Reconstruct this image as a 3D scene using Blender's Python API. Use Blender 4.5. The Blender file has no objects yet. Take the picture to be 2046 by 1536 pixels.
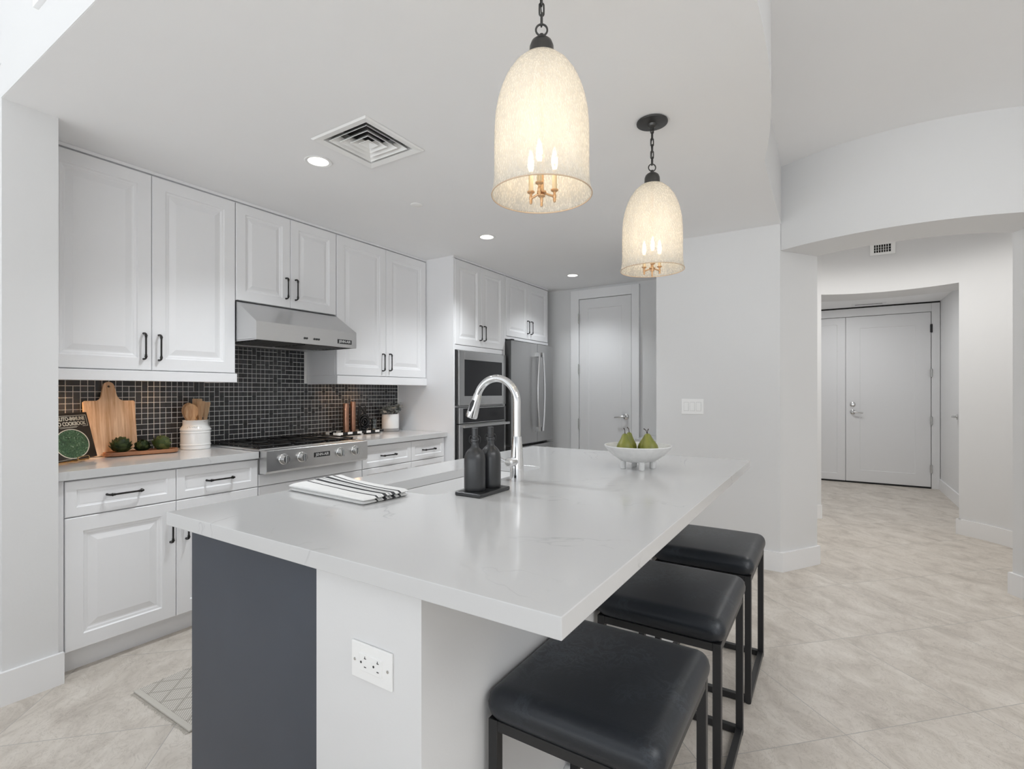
import bpy, bmesh, math, random
from mathutils import Vector, Matrix

random.seed(7)
S = bpy.context.scene
COL = S.collection
PI = math.pi

# ------------------------------------------------------------------ camera
cam_d = bpy.data.cameras.new('camera')
cam = bpy.data.objects.new('camera', cam_d)
COL.objects.link(cam)
cam.location = (0.0, 0.0, 1.265)
cam.rotation_euler = (PI / 2, 0, math.radians(32.38 - 90))
cam_d.sensor_width = 36.0
cam_d.lens = 36.0 * 1009.0 / 2046.0
cam_d.shift_y = 14.8 / 2046.0
cam_d.clip_start = 0.02
S.camera = cam

# ------------------------------------------------------------------ world, big lights, exposure
W = bpy.data.worlds.new('sky')
S.world = W
W.use_nodes = True
bg = W.node_tree.nodes['Background']
# dim sky over an added bright ground half that lifts light onto the ceilings
_nt = W.node_tree
_tc = _nt.nodes.new('ShaderNodeTexCoord')
_sp = _nt.nodes.new('ShaderNodeSeparateXYZ')
_nt.links.new(_tc.outputs['Generated'], _sp.inputs[0])
_rp = _nt.nodes.new('ShaderNodeValToRGB')
_rp.color_ramp.elements[0].position, _rp.color_ramp.elements[0].color = 0.42, (0.93, 0.97, 1.0, 1)
_rp.color_ramp.elements[1].position, _rp.color_ramp.elements[1].color = 0.58, (0.19, 0.20, 0.215, 1)
_mr = _nt.nodes.new('ShaderNodeMapRange')
_mr.inputs['From Min'].default_value = -1.0
_mr.inputs['From Max'].default_value = 1.0
_nt.links.new(_sp.outputs['Z'], _mr.inputs['Value'])
_nt.links.new(_mr.outputs['Result'], _rp.inputs['Fac'])
_nt.links.new(_rp.outputs['Color'], bg.inputs['Color'])
bg.inputs['Strength'].default_value = 2.75

S.view_settings.view_transform = 'Standard'
S.view_settings.look = 'None'
S.view_settings.gamma = 1.0
S.view_settings.use_curve_mapping = False
S.view_settings.exposure = 0.33
S.cycles.use_denoising = True
S.cycles.max_bounces = 10
S.cycles.diffuse_bounces = 6
S.cycles.transparent_max_bounces = 16
S.cycles.caustics_reflective = False
S.cycles.caustics_refractive = False
S.cycles.sample_clamp_indirect = 6.0


def lamp(name, kind, loc, energy, color=(1, 1, 1), rot=(0, 0, 0), **kw):
    d = bpy.data.lights.new(name, kind)
    d.energy = energy
    d.color = color
    for k, v in kw.items():
        setattr(d, k, v)
    o = bpy.data.objects.new(name, d)
    o.location = loc
    o.rotation_euler = rot
    COL.objects.link(o)
    return o


# unseen fill lights added to brighten the living room, hall and foyer
lamp('living_fill_light', 'AREA', (0.6, -2.4, 2.8), 42, (0.97, 0.985, 1.0), (0, 0, 0),
     shape='RECTANGLE', size=2.4, size_y=2.4)
lamp('hall_fill_light', 'AREA', (7.4, -0.1, 2.42), 8.5, (0.98, 0.99, 1.0), (0, 0, 0),
     shape='DISK', size=0.4)
lamp('foyer_fill_light', 'AREA', (5.14, -0.43, 2.80), 11.0, (1.0, 0.98, 0.95), (0, 0, 0),
     shape='DISK', size=0.7, spread=math.radians(145))


# ------------------------------------------------------------------ materials
MATS = {}


def nodemat(name):
    m = bpy.data.materials.new(name)
    m.use_nodes = True
    nt = m.node_tree
    b = nt.nodes['Principled BSDF']
    MATS[name] = m
    return m, nt, b


def N(nt, t, **kw):
    n = nt.nodes.new(t)
    for k, v in kw.items():
        if k in n.inputs:
            n.inputs[k].default_value = v
        else:
            setattr(n, k, v)
    return n


def plain(name, col, rough=0.5, metal=0.0, spec=0.5, coat=0.0, bump=0.0, bscale=200.0, var=0.0, vscale=3.0):
    """Principled with a little procedural colour drift and a fine bump."""
    m, nt, b = nodemat(name)
    b.inputs['Roughness'].default_value = rough
    b.inputs['Metallic'].default_value = metal
    b.inputs['Specular IOR Level'].default_value = spec
    b.inputs['Coat Weight'].default_value = coat
    tc = N(nt, 'ShaderNodeTexCoord')
    nz = N(nt, 'ShaderNodeTexNoise', Scale=vscale, Detail=3.0)
    nt.links.new(tc.outputs['Object'], nz.inputs['Vector'])
    rp = N(nt, 'ShaderNodeValToRGB')
    rp.color_ramp.elements[0].position = 0.3
    rp.color_ramp.elements[1].position = 0.7
    k = 1.0 - var
    rp.color_ramp.elements[0].color = (col[0] * k, col[1] * k, col[2] * k, 1)
    rp.color_ramp.elements[1].color = (*col, 1)
    nt.links.new(nz.outputs['Fac'], rp.inputs['Fac'])
    nt.links.new(rp.outputs['Color'], b.inputs['Base Color'])
    if bump > 0:
        n2 = N(nt, 'ShaderNodeTexNoise', Scale=bscale, Detail=2.0)
        nt.links.new(tc.outputs['Object'], n2.inputs['Vector'])
        bp = N(nt, 'ShaderNodeBump', Strength=bump, Distance=0.002)
        nt.links.new(n2.outputs['Fac'], bp.inputs['Height'])
        nt.links.new(bp.outputs['Normal'], b.inputs['Normal'])
    return m


WALL = plain('wall_paint', (0.755, 0.755, 0.755), 0.75, bump=0.08, bscale=120, var=0.015, vscale=1.5)
CEIL = plain('ceiling_paint', (0.91, 0.91, 0.915), 0.8, bump=0.06, bscale=90, var=0.01)
TRIM = plain('trim_paint', (0.86, 0.86, 0.865), 0.4, var=0.01)
CAB = plain('cabinet_lacquer', (0.86, 0.86, 0.87), 0.38, var=0.01)
DOORP = plain('door_paint', (0.80, 0.80, 0.805), 0.42, var=0.01)
NAVY = plain('charcoal_blue_lacquer', (0.057, 0.067, 0.087), 0.42, var=0.12, vscale=4)
GAPD = plain('shadow_gap', (0.02, 0.02, 0.02), 0.9)  # near-black colour standing in for the shade of narrow gaps
BRONZE = plain('dark_bronze', (0.045, 0.043, 0.042), 0.32, metal=0.9, var=0.2, vscale=40)
PENDM = plain('pendant_bronze', (0.085, 0.083, 0.08), 0.35, metal=0.75, var=0.2, vscale=30)
BLACKM = plain('black_powder_coat', (0.018, 0.018, 0.019), 0.42, var=0.1, bump=0.03, bscale=600)
BLACKG = plain('black_glass', (0.006, 0.006, 0.007), 0.06, spec=0.6)
OVENG = plain('oven_glass', (0.018, 0.018, 0.02), 0.12, spec=0.4)
CASTI = plain('cast_iron', (0.012, 0.012, 0.012), 0.5, var=0.2, vscale=60, bump=0.1, bscale=300)
CHROME = plain('chrome', (0.80, 0.80, 0.80), 0.08, metal=1.0)
NICKEL = plain('satin_nickel', (0.62, 0.62, 0.61), 0.22, metal=1.0)
CERAM = plain('white_glaze', (0.84, 0.84, 0.83), 0.12, coat=0.4)
SINKM = plain('white_sink_enamel', (0.86, 0.86, 0.86), 0.15)
PLAST = plain('white_plastic', (0.90, 0.90, 0.89), 0.35)
DARKS = plain('outlet_slot', (0.05, 0.05, 0.05), 0.7)
BOWLM = plain('chalky_stoneware', (0.80, 0.80, 0.79), 0.6, var=0.1, vscale=35, bump=0.25, bscale=90)
BOTTLE = plain('matte_charcoal_bottle', (0.022, 0.023, 0.025), 0.30, spec=0.7)
STONEG = plain('grey_stoneware', (0.36, 0.36, 0.36), 0.5, var=0.15, vscale=20)
PAPERB = plain('book_cover_black', (0.028, 0.02, 0.014), 0.35)
PAPER = plain('book_pages', (0.62, 0.58, 0.5), 0.8)
INKW = plain('cover_print_cream', (0.72, 0.66, 0.54), 0.5)
BRASS = plain('aged_brass', (0.55, 0.36, 0.16), 0.3, metal=1.0)
COPPER = plain('brushed_copper', (0.50, 0.27, 0.18), 0.28, metal=1.0, var=0.25, vscale=25)
RIMG = plain('cream_glass_rim', (0.62, 0.47, 0.33), 0.3)
CANDLE = plain('candle_sleeve', (0.80, 0.66, 0.45), 0.5)
GILT = plain('gilt_metal', (0.72, 0.46, 0.26), 0.35, metal=0.85)
CHECKW = plain('check_white', (0.80, 0.80, 0.78), 0.3)
STEMM = plain('pear_stem', (0.035, 0.022, 0.014), 0.7)
LOGOW = plain('badge_lettering', (0.75, 0.75, 0.75), 0.3, metal=0.6)
FILTM = plain('hood_filter_dark', (0.05, 0.05, 0.05), 0.4, metal=0.6)
VENTD = plain('duct_interior', (0.06, 0.06, 0.06), 0.8)


def emis(name, col, strength):
    m, nt, b = nodemat(name)
    b.inputs['Base Color'].default_value = (*col, 1)
    b.inputs['Emission Color'].default_value = (*col, 1)
    b.inputs['Emission Strength'].default_value = strength
    return m


LENS = emis('lit_lens', (1.0, 0.97, 0.92), 5.0)
BULB = emis('lit_bulb', (1.0, 0.86, 0.66), 9.0)
PUCK = emis('lit_puck', (1.0, 0.62, 0.30), 6.0)


def steel(name, col=(0.56, 0.56, 0.56), rough=0.3, stretch=(2, 2, 200)):
    m, nt, b = nodemat(name)
    b.inputs['Metallic'].default_value = 1.0
    tc = N(nt, 'ShaderNodeTexCoord')
    mp = N(nt, 'ShaderNodeMapping')
    mp.inputs['Scale'].default_value = stretch
    nz = N(nt, 'ShaderNodeTexNoise', Scale=3.0, Detail=4.0)
    nt.links.new(tc.outputs['Object'], mp.inputs['Vector'])
    nt.links.new(mp.outputs['Vector'], nz.inputs['Vector'])
    rp = N(nt, 'ShaderNodeValToRGB')
    rp.color_ramp.elements[0].color = (col[0] * 0.93, col[1] * 0.93, col[2] * 0.93, 1)
    rp.color_ramp.elements[1].color = (*col, 1)
    nt.links.new(nz.outputs['Fac'], rp.inputs['Fac'])
    nt.links.new(rp.outputs['Color'], b.inputs['Base Color'])
    mr = N(nt, 'ShaderNodeMapRange')
    mr.inputs['To Min'].default_value = rough - 0.03
    mr.inputs['To Max'].default_value = rough + 0.05
    nt.links.new(nz.outputs['Fac'], mr.inputs['Value'])
    nt.links.new(mr.outputs['Result'], b.inputs['Roughness'])
    return m


STEEL = steel('brushed_steel', (0.66, 0.66, 0.66))
STEELV = steel('brushed_steel_vertical', (0.50, 0.50, 0.50), 0.30, (200, 200, 2))
STEELD = steel('dark_steel_side', (0.12, 0.12, 0.12), 0.4)


def quartz():
    m, nt, b = nodemat('white_quartz')
    b.inputs['Roughness'].default_value = 0.13
    b.inputs['Specular IOR Level'].default_value = 0.5
    tc = N(nt, 'ShaderNodeTexCoord')
    n1 = N(nt, 'ShaderNodeTexNoise', Scale=1.1, Detail=5.0, Roughness=0.6)
    n1.inputs['Distortion'].default_value = 1.6
    nt.links.new(tc.outputs['Object'], n1.inputs['Vector'])
    rp = N(nt, 'ShaderNodeValToRGB')           # a thin band of the noise = a vein
    e = rp.color_ramp.elements
    e[0].position, e[0].color = 0.4945, (0, 0, 0, 1)
    e[1].position, e[1].color = 0.5055, (0, 0, 0, 1)
    c = e.new(0.500)
    c.color = (1, 1, 1, 1)
    nt.links.new(n1.outputs['Fac'], rp.inputs['Fac'])
    n2 = N(nt, 'ShaderNodeTexNoise', Scale=4.0, Detail=3.0)
    nt.links.new(tc.outputs['Object'], n2.inputs['Vector'])
    rp2 = N(nt, 'ShaderNodeValToRGB')
    rp2.color_ramp.elements[0].position = 0.50
    rp2.color_ramp.elements[1].position = 0.68
    nt.links.new(n2.outputs['Fac'], rp2.inputs['Fac'])
    mul = N(nt, 'ShaderNodeMath', operation='MULTIPLY')
    nt.links.new(rp.outputs['Color'], mul.inputs[0])
    nt.links.new(rp2.outputs['Color'], mul.inputs[1])
    mx = N(nt, 'ShaderNodeMix', data_type='RGBA')
    mx.inputs['A'].default_value = (0.63, 0.63, 0.63, 1)
    mx.inputs['B'].default_value = (0.44, 0.44, 0.45, 1)
    nt.links.new(mul.outputs[0], mx.inputs['Factor'])
    nt.links.new(mx.outputs['Result'], b.inputs['Base Color'])
    return m


QUARTZ = quartz()


def floor_mat():
    m, nt, b = nodemat('travertine_tile')
    b.inputs['Roughness'].default_value = 0.42
    tc = N(nt, 'ShaderNodeTexCoord')
    mp = N(nt, 'ShaderNodeMapping')
    mp.inputs['Rotation'].default_value = (0, 0, -PI / 4)
    mp.inputs['Location'].default_value = (-0.329, -0.22, 0)
    nt.links.new(tc.outputs['Object'], mp.inputs['Vector'])
    br = N(nt, 'ShaderNodeTexBrick', offset=0.0, squash=1.0)
    br.inputs['Scale'].default_value = 1.0
    br.inputs['Brick Width'].default_value = 0.61
    br.inputs['Row Height'].default_value = 0.61
    br.inputs['Mortar Size'].default_value = 0.0016
    br.inputs['Mortar Smooth'].default_value = 0.3
    br.inputs['Bias'].default_value = 0.0
    br.inputs['Color1'].default_value = (0.0, 0.0, 0.0, 1)
    br.inputs['Color2'].default_value = (1.0, 1.0, 1.0, 1)
    nt.links.new(mp.outputs['Vector'], br.inputs['Vector'])
    # streaky stone: stretched noise, shifted per tile
    add = N(nt, 'ShaderNodeVectorMath', operation='ADD')
    sc = N(nt, 'ShaderNodeVectorMath', operation='SCALE')
    sc.inputs['Scale'].default_value = 5.0
    nt.links.new(br.outputs['Color'], sc.inputs[0])
    nt.links.new(mp.outputs['Vector'], add.inputs[0])
    nt.links.new(sc.outputs[0], add.inputs[1])
    mp2 = N(nt, 'ShaderNodeMapping')
    mp2.inputs['Rotation'].default_value = (0, 0, PI / 4 + 0.5)
    mp2.inputs['Scale'].default_value = (1.5, 2.5, 1)
    nt.links.new(add.outputs[0], mp2.inputs['Vector'])
    n1 = N(nt, 'ShaderNodeTexNoise', Scale=2.6, Detail=11.0, Roughness=0.68)
    n1.inputs['Distortion'].default_value = 0.7
    nt.links.new(mp2.outputs['Vector'], n1.inputs['Vector'])
    rp = N(nt, 'ShaderNodeValToRGB')
    e = rp.color_ramp.elements
    e[0].position, e[0].color = 0.30, (0.44, 0.395, 0.345, 1)
    e[1].position, e[1].color = 0.72, (0.72, 0.675, 0.615, 1)
    c = e.new(0.5)
    c.color = (0.60, 0.55, 0.49, 1)
    nt.links.new(n1.outputs['Fac'], rp.inputs['Fac'])
    # dark pits and hairlines
    n3 = N(nt, 'ShaderNodeTexNoise', Scale=5.0, Detail=8.0, Roughness=0.7)
    n3.inputs['Distortion'].default_value = 2.0
    nt.links.new(mp2.outputs['Vector'], n3.inputs['Vector'])
    r3 = N(nt, 'ShaderNodeValToRGB')
    e = r3.color_ramp.elements
    e[0].position, e[0].color = 0.488, (1, 1, 1, 1)
    e[1].position, e[1].color = 0.512, (1, 1, 1, 1)
    c = e.new(0.5)
    c.color = (0.70, 0.68, 0.66, 1)
    nt.links.new(n3.outputs['Fac'], r3.inputs['Fac'])
    mul = N(nt, 'ShaderNodeMix', data_type='RGBA', blend_type='MULTIPLY')
    mul.inputs['Factor'].default_value = 1.0
    nt.links.new(rp.outputs['Color'], mul.inputs['A'])
    nt.links.new(r3.outputs['Color'], mul.inputs['B'])
    gr = N(nt, 'ShaderNodeMix', data_type='RGBA')
    gr.inputs['B'].default_value = (0.36, 0.345, 0.325, 1)
    nt.links.new(br.outputs['Fac'], gr.inputs['Factor'])
    nt.links.new(mul.outputs['Result'], gr.inputs['A'])
    nt.links.new(gr.outputs['Result'], b.inputs['Base Color'])
    bp = N(nt, 'ShaderNodeBump', Strength=0.25, Distance=0.002)
    nt.links.new(n1.outputs['Fac'], bp.inputs['Height'])
    nt.links.new(bp.outputs['Normal'], b.inputs['Normal'])
    return m


FLOOR = floor_mat()


def wood(name, c1, c2, scale=(14, 14, 1.6), knots=False, rough=0.5):
    m, nt, b = nodemat(name)
    b.inputs['Roughness'].default_value = rough
    tc = N(nt, 'ShaderNodeTexCoord')
    mp = N(nt, 'ShaderNodeMapping')
    mp.inputs['Scale'].default_value = scale
    nt.links.new(tc.outputs['Object'], mp.inputs['Vector'])
    nz = N(nt, 'ShaderNodeTexNoise', Scale=2.4, Detail=6.0, Roughness=0.6)
    nz.inputs['Distortion'].default_value = 0.8
    nt.links.new(mp.outputs['Vector'], nz.inputs['Vector'])
    rp = N(nt, 'ShaderNodeValToRGB')
    e = rp.color_ramp.elements
    e[0].position, e[0].color = 0.32, (*c1, 1)
    e[1].position, e[1].color = 0.68, (*c2, 1)
    nt.links.new(nz.outputs['Fac'], rp.inputs['Fac'])
    nt.links.new(rp.outputs['Color'], b.inputs['Base Color'])
    bp = N(nt, 'ShaderNodeBump', Strength=0.1, Distance=0.001)
    nt.links.new(nz.outputs['Fac'], bp.inputs['Height'])
    nt.links.new(bp.outputs['Normal'], b.inputs['Normal'])
    return m


ACACIA = wood('acacia_board', (0.52, 0.29, 0.14), (0.92, 0.70, 0.50), (26, 26, 1.5))
WALNUT = wood('walnut_tray', (0.22, 0.085, 0.04), (0.42, 0.20, 0.10), (1.5, 20, 20))
BEECH = wood('olive_wood_utensil', (0.68, 0.42, 0.21), (0.95, 0.76, 0.52), (30, 30, 4))


def tile_mat():
    m, nt, b = nodemat('slate_mosaic_tile')
    geo = N(nt, 'ShaderNodeNewGeometry')
    rp = N(nt, 'ShaderNodeValToRGB')
    e = rp.color_ramp.elements
    e[0].position, e[0].color = 0.0, (0.026, 0.026, 0.028, 1)
    e[1].position, e[1].color = 1.0, (0.058, 0.059, 0.064, 1)
    nt.links.new(geo.outputs['Random Per Island'], rp.inputs['Fac'])
    tc = N(nt, 'ShaderNodeTexCoord')
    nz = N(nt, 'ShaderNodeTexNoise', Scale=90.0, Detail=4.0)
    nt.links.new(tc.outputs['Object'], nz.inputs['Vector'])
    mx = N(nt, 'ShaderNodeMix', data_type='RGBA', blend_type='MULTIPLY')
    mx.inputs['Factor'].default_value = 0.35
    nt.links.new(rp.outputs['Color'], mx.inputs['A'])
    nt.links.new(nz.outputs['Color'], mx.inputs['B'])
    nt.links.new(mx.outputs['Result'], b.inputs['Base Color'])
    b.inputs['Roughness'].default_value = 0.26
    bp = N(nt, 'ShaderNodeBump', Strength=0.15, Distance=0.001)
    nt.links.new(nz.outputs['Fac'], bp.inputs['Height'])
    nt.links.new(bp.outputs['Normal'], b.inputs['Normal'])
    return m


TILE = tile_mat()
GROUT = plain('pale_grout', (0.86, 0.85, 0.83), 0.9, bump=0.1, bscale=400)


def leather():
    m, nt, b = nodemat('navy_black_leather')
    tc = N(nt, 'ShaderNodeTexCoord')
    nz = N(nt, 'ShaderNodeTexNoise', Scale=3.0, Detail=4.0)
    nt.links.new(tc.outputs['Object'], nz.inputs['Vector'])
    # scuffs: warped thin noise bands
    n2 = N(nt, 'ShaderNodeTexNoise', Scale=16.0, Detail=6.0, Roughness=0.7)
    n2.inputs['Distortion'].default_value = 2.5
    nt.links.new(tc.outputs['Object'], n2.inputs['Vector'])
    r2 = N(nt, 'ShaderNodeValToRGB')
    e = r2.color_ramp.elements
    e[0].position, e[0].color = 0.44, (0, 0, 0, 1)
    e[1].position, e[1].color = 0.56, (0, 0, 0, 1)
    c = e.new(0.5)
    c.color = (1, 1, 1, 1)
    nt.links.new(n2.outputs['Fac'], r2.inputs['Fac'])
    r1 = N(nt, 'ShaderNodeValToRGB')
    r1.color_ramp.elements[0].position = 0.42
    r1.color_ramp.elements[1].position = 0.7
    nt.links.new(nz.outputs['Fac'], r1.inputs['Fac'])
    mu = N(nt, 'ShaderNodeMath', operation='MULTIPLY')
    nt.links.new(r1.outputs['Color'], mu.inputs[0])
    nt.links.new(r2.outputs['Color'], mu.inputs[1])
    mx = N(nt, 'ShaderNodeMix', data_type='RGBA')
    mx.inputs['A'].default_value = (0.0100, 0.0132, 0.0185, 1)
    mx.inputs['B'].default_value = (0.070, 0.085, 0.105, 1)
    nt.links.new(mu.outputs[0], mx.inputs['Factor'])
    nt.links.new(mx.outputs['Result'], b.inputs['Base Color'])
    b.inputs['Roughness'].default_value = 0.37
    b.inputs['Specular IOR Level'].default_value = 0.55
    n3 = N(nt, 'ShaderNodeTexVoronoi', Scale=420.0)
    nt.links.new(tc.outputs['Object'], n3.inputs['Vector'])
    bp = N(nt, 'ShaderNodeBump', Strength=0.12, Distance=0.0008)
    nt.links.new(n3.outputs['Distance'], bp.inputs['Height'])
    nt.links.new(bp.outputs['Normal'], b.inputs['Normal'])
    return m


LEATHER = leather()


def shade_mat():
    """Bubbled mercury glass: cream translucent flecks on clear seedy glass."""
    m, nt, b = nodemat('bubbled_mercury_glass')
    nt.nodes.remove(b)
    out = nt.nodes['Material Output']
    tc = N(nt, 'ShaderNodeTexCoord')
    mp = N(nt, 'ShaderNodeMapping')
    mp.inputs['Scale'].default_value = (1.0, 1.0, 0.42)
    nt.links.new(tc.outputs['Object'], mp.inputs['Vector'])
    n1 = N(nt, 'ShaderNodeTexNoise', Scale=150.0, Detail=4.0, Roughness=0.65)
    n1.inputs['Distortion'].default_value = 0.6
    nt.links.new(mp.outputs['Vector'], n1.inputs['Vector'])
    v1 = N(nt, 'ShaderNodeTexVoronoi', Scale=240.0)
    nt.links.new(mp.outputs['Vector'], v1.inputs['Vector'])
    ad = N(nt, 'ShaderNodeMath', operation='MULTIPLY_ADD')
    ad.inputs[1].default_value = -0.45
    nt.links.new(v1.outputs['Distance'], ad.inputs[0])
    nt.links.new(n1.outputs['Fac'], ad.inputs[2])
    rp = N(nt, 'ShaderNodeValToRGB')
    rp.color_ramp.elements[0].position = 0.25
    rp.color_ramp.elements[1].position = 0.42
    rp.color_ramp.elements[0].color = (0.56, 0.56, 0.56, 1)
    rp.color_ramp.elements[1].color = (0.90, 0.90, 0.90, 1)
    nt.links.new(ad.outputs[0], rp.inputs['Fac'])
    tr = N(nt, 'ShaderNodeBsdfTransparent')
    tr.inputs['Color'].default_value = (1.0, 0.995, 0.985, 1)
    tl = N(nt, 'ShaderNodeBsdfTranslucent')
    tl.inputs['Color'].default_value = (0.99, 0.95, 0.86, 1)
    df = N(nt, 'ShaderNodeBsdfDiffuse')
    df.inputs['Color'].default_value = (0.94, 0.90, 0.82, 1)
    gl = N(nt, 'ShaderNodeBsdfGlossy')
    gl.inputs['Roughness'].default_value = 0.08
    m1 = N(nt, 'ShaderNodeMixShader')
    m1.inputs[0].default_value = 0.5
    nt.links.new(tl.outputs[0], m1.inputs[1])
    nt.links.new(df.outputs[0], m1.inputs[2])
    m2 = N(nt, 'ShaderNodeMixShader')
    nt.links.new(rp.outputs['Color'], m2.inputs[0])
    nt.links.new(tr.outputs[0], m2.inputs[1])
    nt.links.new(m1.outputs[0], m2.inputs[2])
    fr = N(nt, 'ShaderNodeFresnel')
    fr.inputs['IOR'].default_value = 1.45
    bp = N(nt, 'ShaderNodeBump', Strength=0.5, Distance=0.003)
    nt.links.new(n1.outputs['Fac'], bp.inputs['Height'])
    nt.links.new(bp.outputs['Normal'], gl.inputs['Normal'])
    m3 = N(nt, 'ShaderNodeMixShader')
    hf = N(nt, 'ShaderNodeMath', operation='MULTIPLY')
    hf.inputs[1].default_value = 0.45
    nt.links.new(fr.outputs[0], hf.inputs[0])
    nt.links.new(hf.outputs[0], m3.inputs[0])
    nt.links.new(m2.outputs[0], m3.inputs[1])
    nt.links.new(gl.outputs[0], m3.inputs[2])
    nt.links.new(m3.outputs[0], out.inputs['Surface'])
    return m


SHADE = shade_mat()


def clear_glass():
    m, nt, b = nodemat('clear_glass')
    nt.nodes.remove(b)
    out = nt.nodes['Material Output']
    tr = N(nt, 'ShaderNodeBsdfTransparent')
    tr.inputs['Color'].default_value = (0.9, 0.92, 0.92, 1)
    gl = N(nt, 'ShaderNodeBsdfGlossy')
    gl.inputs['Roughness'].default_value = 0.03
    fr = N(nt, 'ShaderNodeFresnel')
    fr.inputs['IOR'].default_value = 1.5
    m3 = N(nt, 'ShaderNodeMixShader')
    nt.links.new(fr.outputs[0], m3.inputs[0])
    nt.links.new(tr.outputs[0], m3.inputs[1])
    nt.links.new(gl.outputs[0], m3.inputs[2])
    nt.links.new(m3.outputs[0], out.inputs['Surface'])
    return m


CLEAR = clear_glass()


def ramp_noise(name, cols, scale, rough=0.5, detail=4.0, stretch=(1, 1, 1), bump=0.1, dist=0.5):
    m, nt, b = nodemat(name)
    b.inputs['Roughness'].default_value = rough
    tc = N(nt, 'ShaderNodeTexCoord')
    mp = N(nt, 'ShaderNodeMapping')
    mp.inputs['Scale'].default_value = stretch
    nt.links.new(tc.outputs['Object'], mp.inputs['Vector'])
    nz = N(nt, 'ShaderNodeTexNoise', Scale=scale, Detail=detail)
    nz.inputs['Distortion'].default_value = dist
    nt.links.new(mp.outputs['Vector'], nz.inputs['Vector'])
    rp = N(nt, 'ShaderNodeValToRGB')
    e = rp.color_ramp.elements
    e[0].position, e[0].color = cols[0][0], (*cols[0][1], 1)
    e[1].position, e[1].color = cols[-1][0], (*cols[-1][1], 1)
    for p, c in cols[1:-1]:
        x = e.new(p)
        x.color = (*c, 1)
    nt.links.new(nz.outputs['Fac'], rp.inputs['Fac'])
    nt.links.new(rp.outputs['Color'], b.inputs['Base Color'])
    bp = N(nt, 'ShaderNodeBump', Strength=bump, Distance=0.002)
    nt.links.new(nz.outputs['Fac'], bp.inputs['Height'])
    nt.links.new(bp.outputs['Normal'], b.inputs['Normal'])
    return m


PEAR = ramp_noise('green_pear_skin', [(0.3, (0.17, 0.19, 0.030)), (0.55, (0.26, 0.26, 0.052)), (0.75, (0.28, 0.20, 0.065))],
                  14.0, 0.38, bump=0.03)
ARTI_D = ramp_noise('dark_artichoke', [(0.3, (0.022, 0.042, 0.016)), (0.7, (0.065, 0.10, 0.035))], 24.0, 0.5)
ARTI_L = ramp_noise('light_artichoke', [(0.3, (0.06, 0.10, 0.03)), (0.7, (0.20, 0.24, 0.075))], 20.0, 0.5)
SALAD = ramp_noise('printed_greens', [(0.35, (0.02, 0.05, 0.025)), (0.6, (0.07, 0.15, 0.07)), (0.72, (0.4, 0.46, 0.36))],
                   70.0, 0.4, 6.0, (1, 1, 1), 0.0, 2.0)


def leafy(name, lo, mid, hi):
    """Each leaf (mesh island) has its own green; the skin is finely streaked."""
    m, nt, b = nodemat(name)
    b.inputs['Roughness'].default_value = 0.45
    geo = N(nt, 'ShaderNodeNewGeometry')
    rp = N(nt, 'ShaderNodeValToRGB')
    e = rp.color_ramp.elements
    e[0].position, e[0].color = 0.0, (*lo, 1)
    e[1].position, e[1].color = 1.0, (*hi, 1)
    c = e.new(0.55)
    c.color = (*mid, 1)
    nt.links.new(geo.outputs['Random Per Island'], rp.inputs['Fac'])
    tc = N(nt, 'ShaderNodeTexCoord')
    nz = N(nt, 'ShaderNodeTexNoise', Scale=90.0, Detail=3.0)
    nt.links.new(tc.outputs['Object'], nz.inputs['Vector'])
    mx = N(nt, 'ShaderNodeMix', data_type='RGBA', blend_type='MULTIPLY')
    mx.inputs['Factor'].default_value = 0.4
    nt.links.new(rp.outputs['Color'], mx.inputs['A'])
    nt.links.new(nz.outputs['Color'], mx.inputs['B'])
    nt.links.new(mx.outputs['Result'], b.inputs['Base Color'])
    return m


ARTI_DL = leafy('dark_artichoke_leaves', (0.022, 0.045, 0.016), (0.05, 0.085, 0.028), (0.14, 0.19, 0.065))
ARTI_LL = leafy('light_artichoke_leaves', (0.06, 0.11, 0.03), (0.16, 0.21, 0.065), (0.36, 0.40, 0.15))
LEAFG = leafy('grey_green_leaves', (0.30, 0.31, 0.30), (0.48, 0.50, 0.48), (0.70, 0.72, 0.69))


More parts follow.
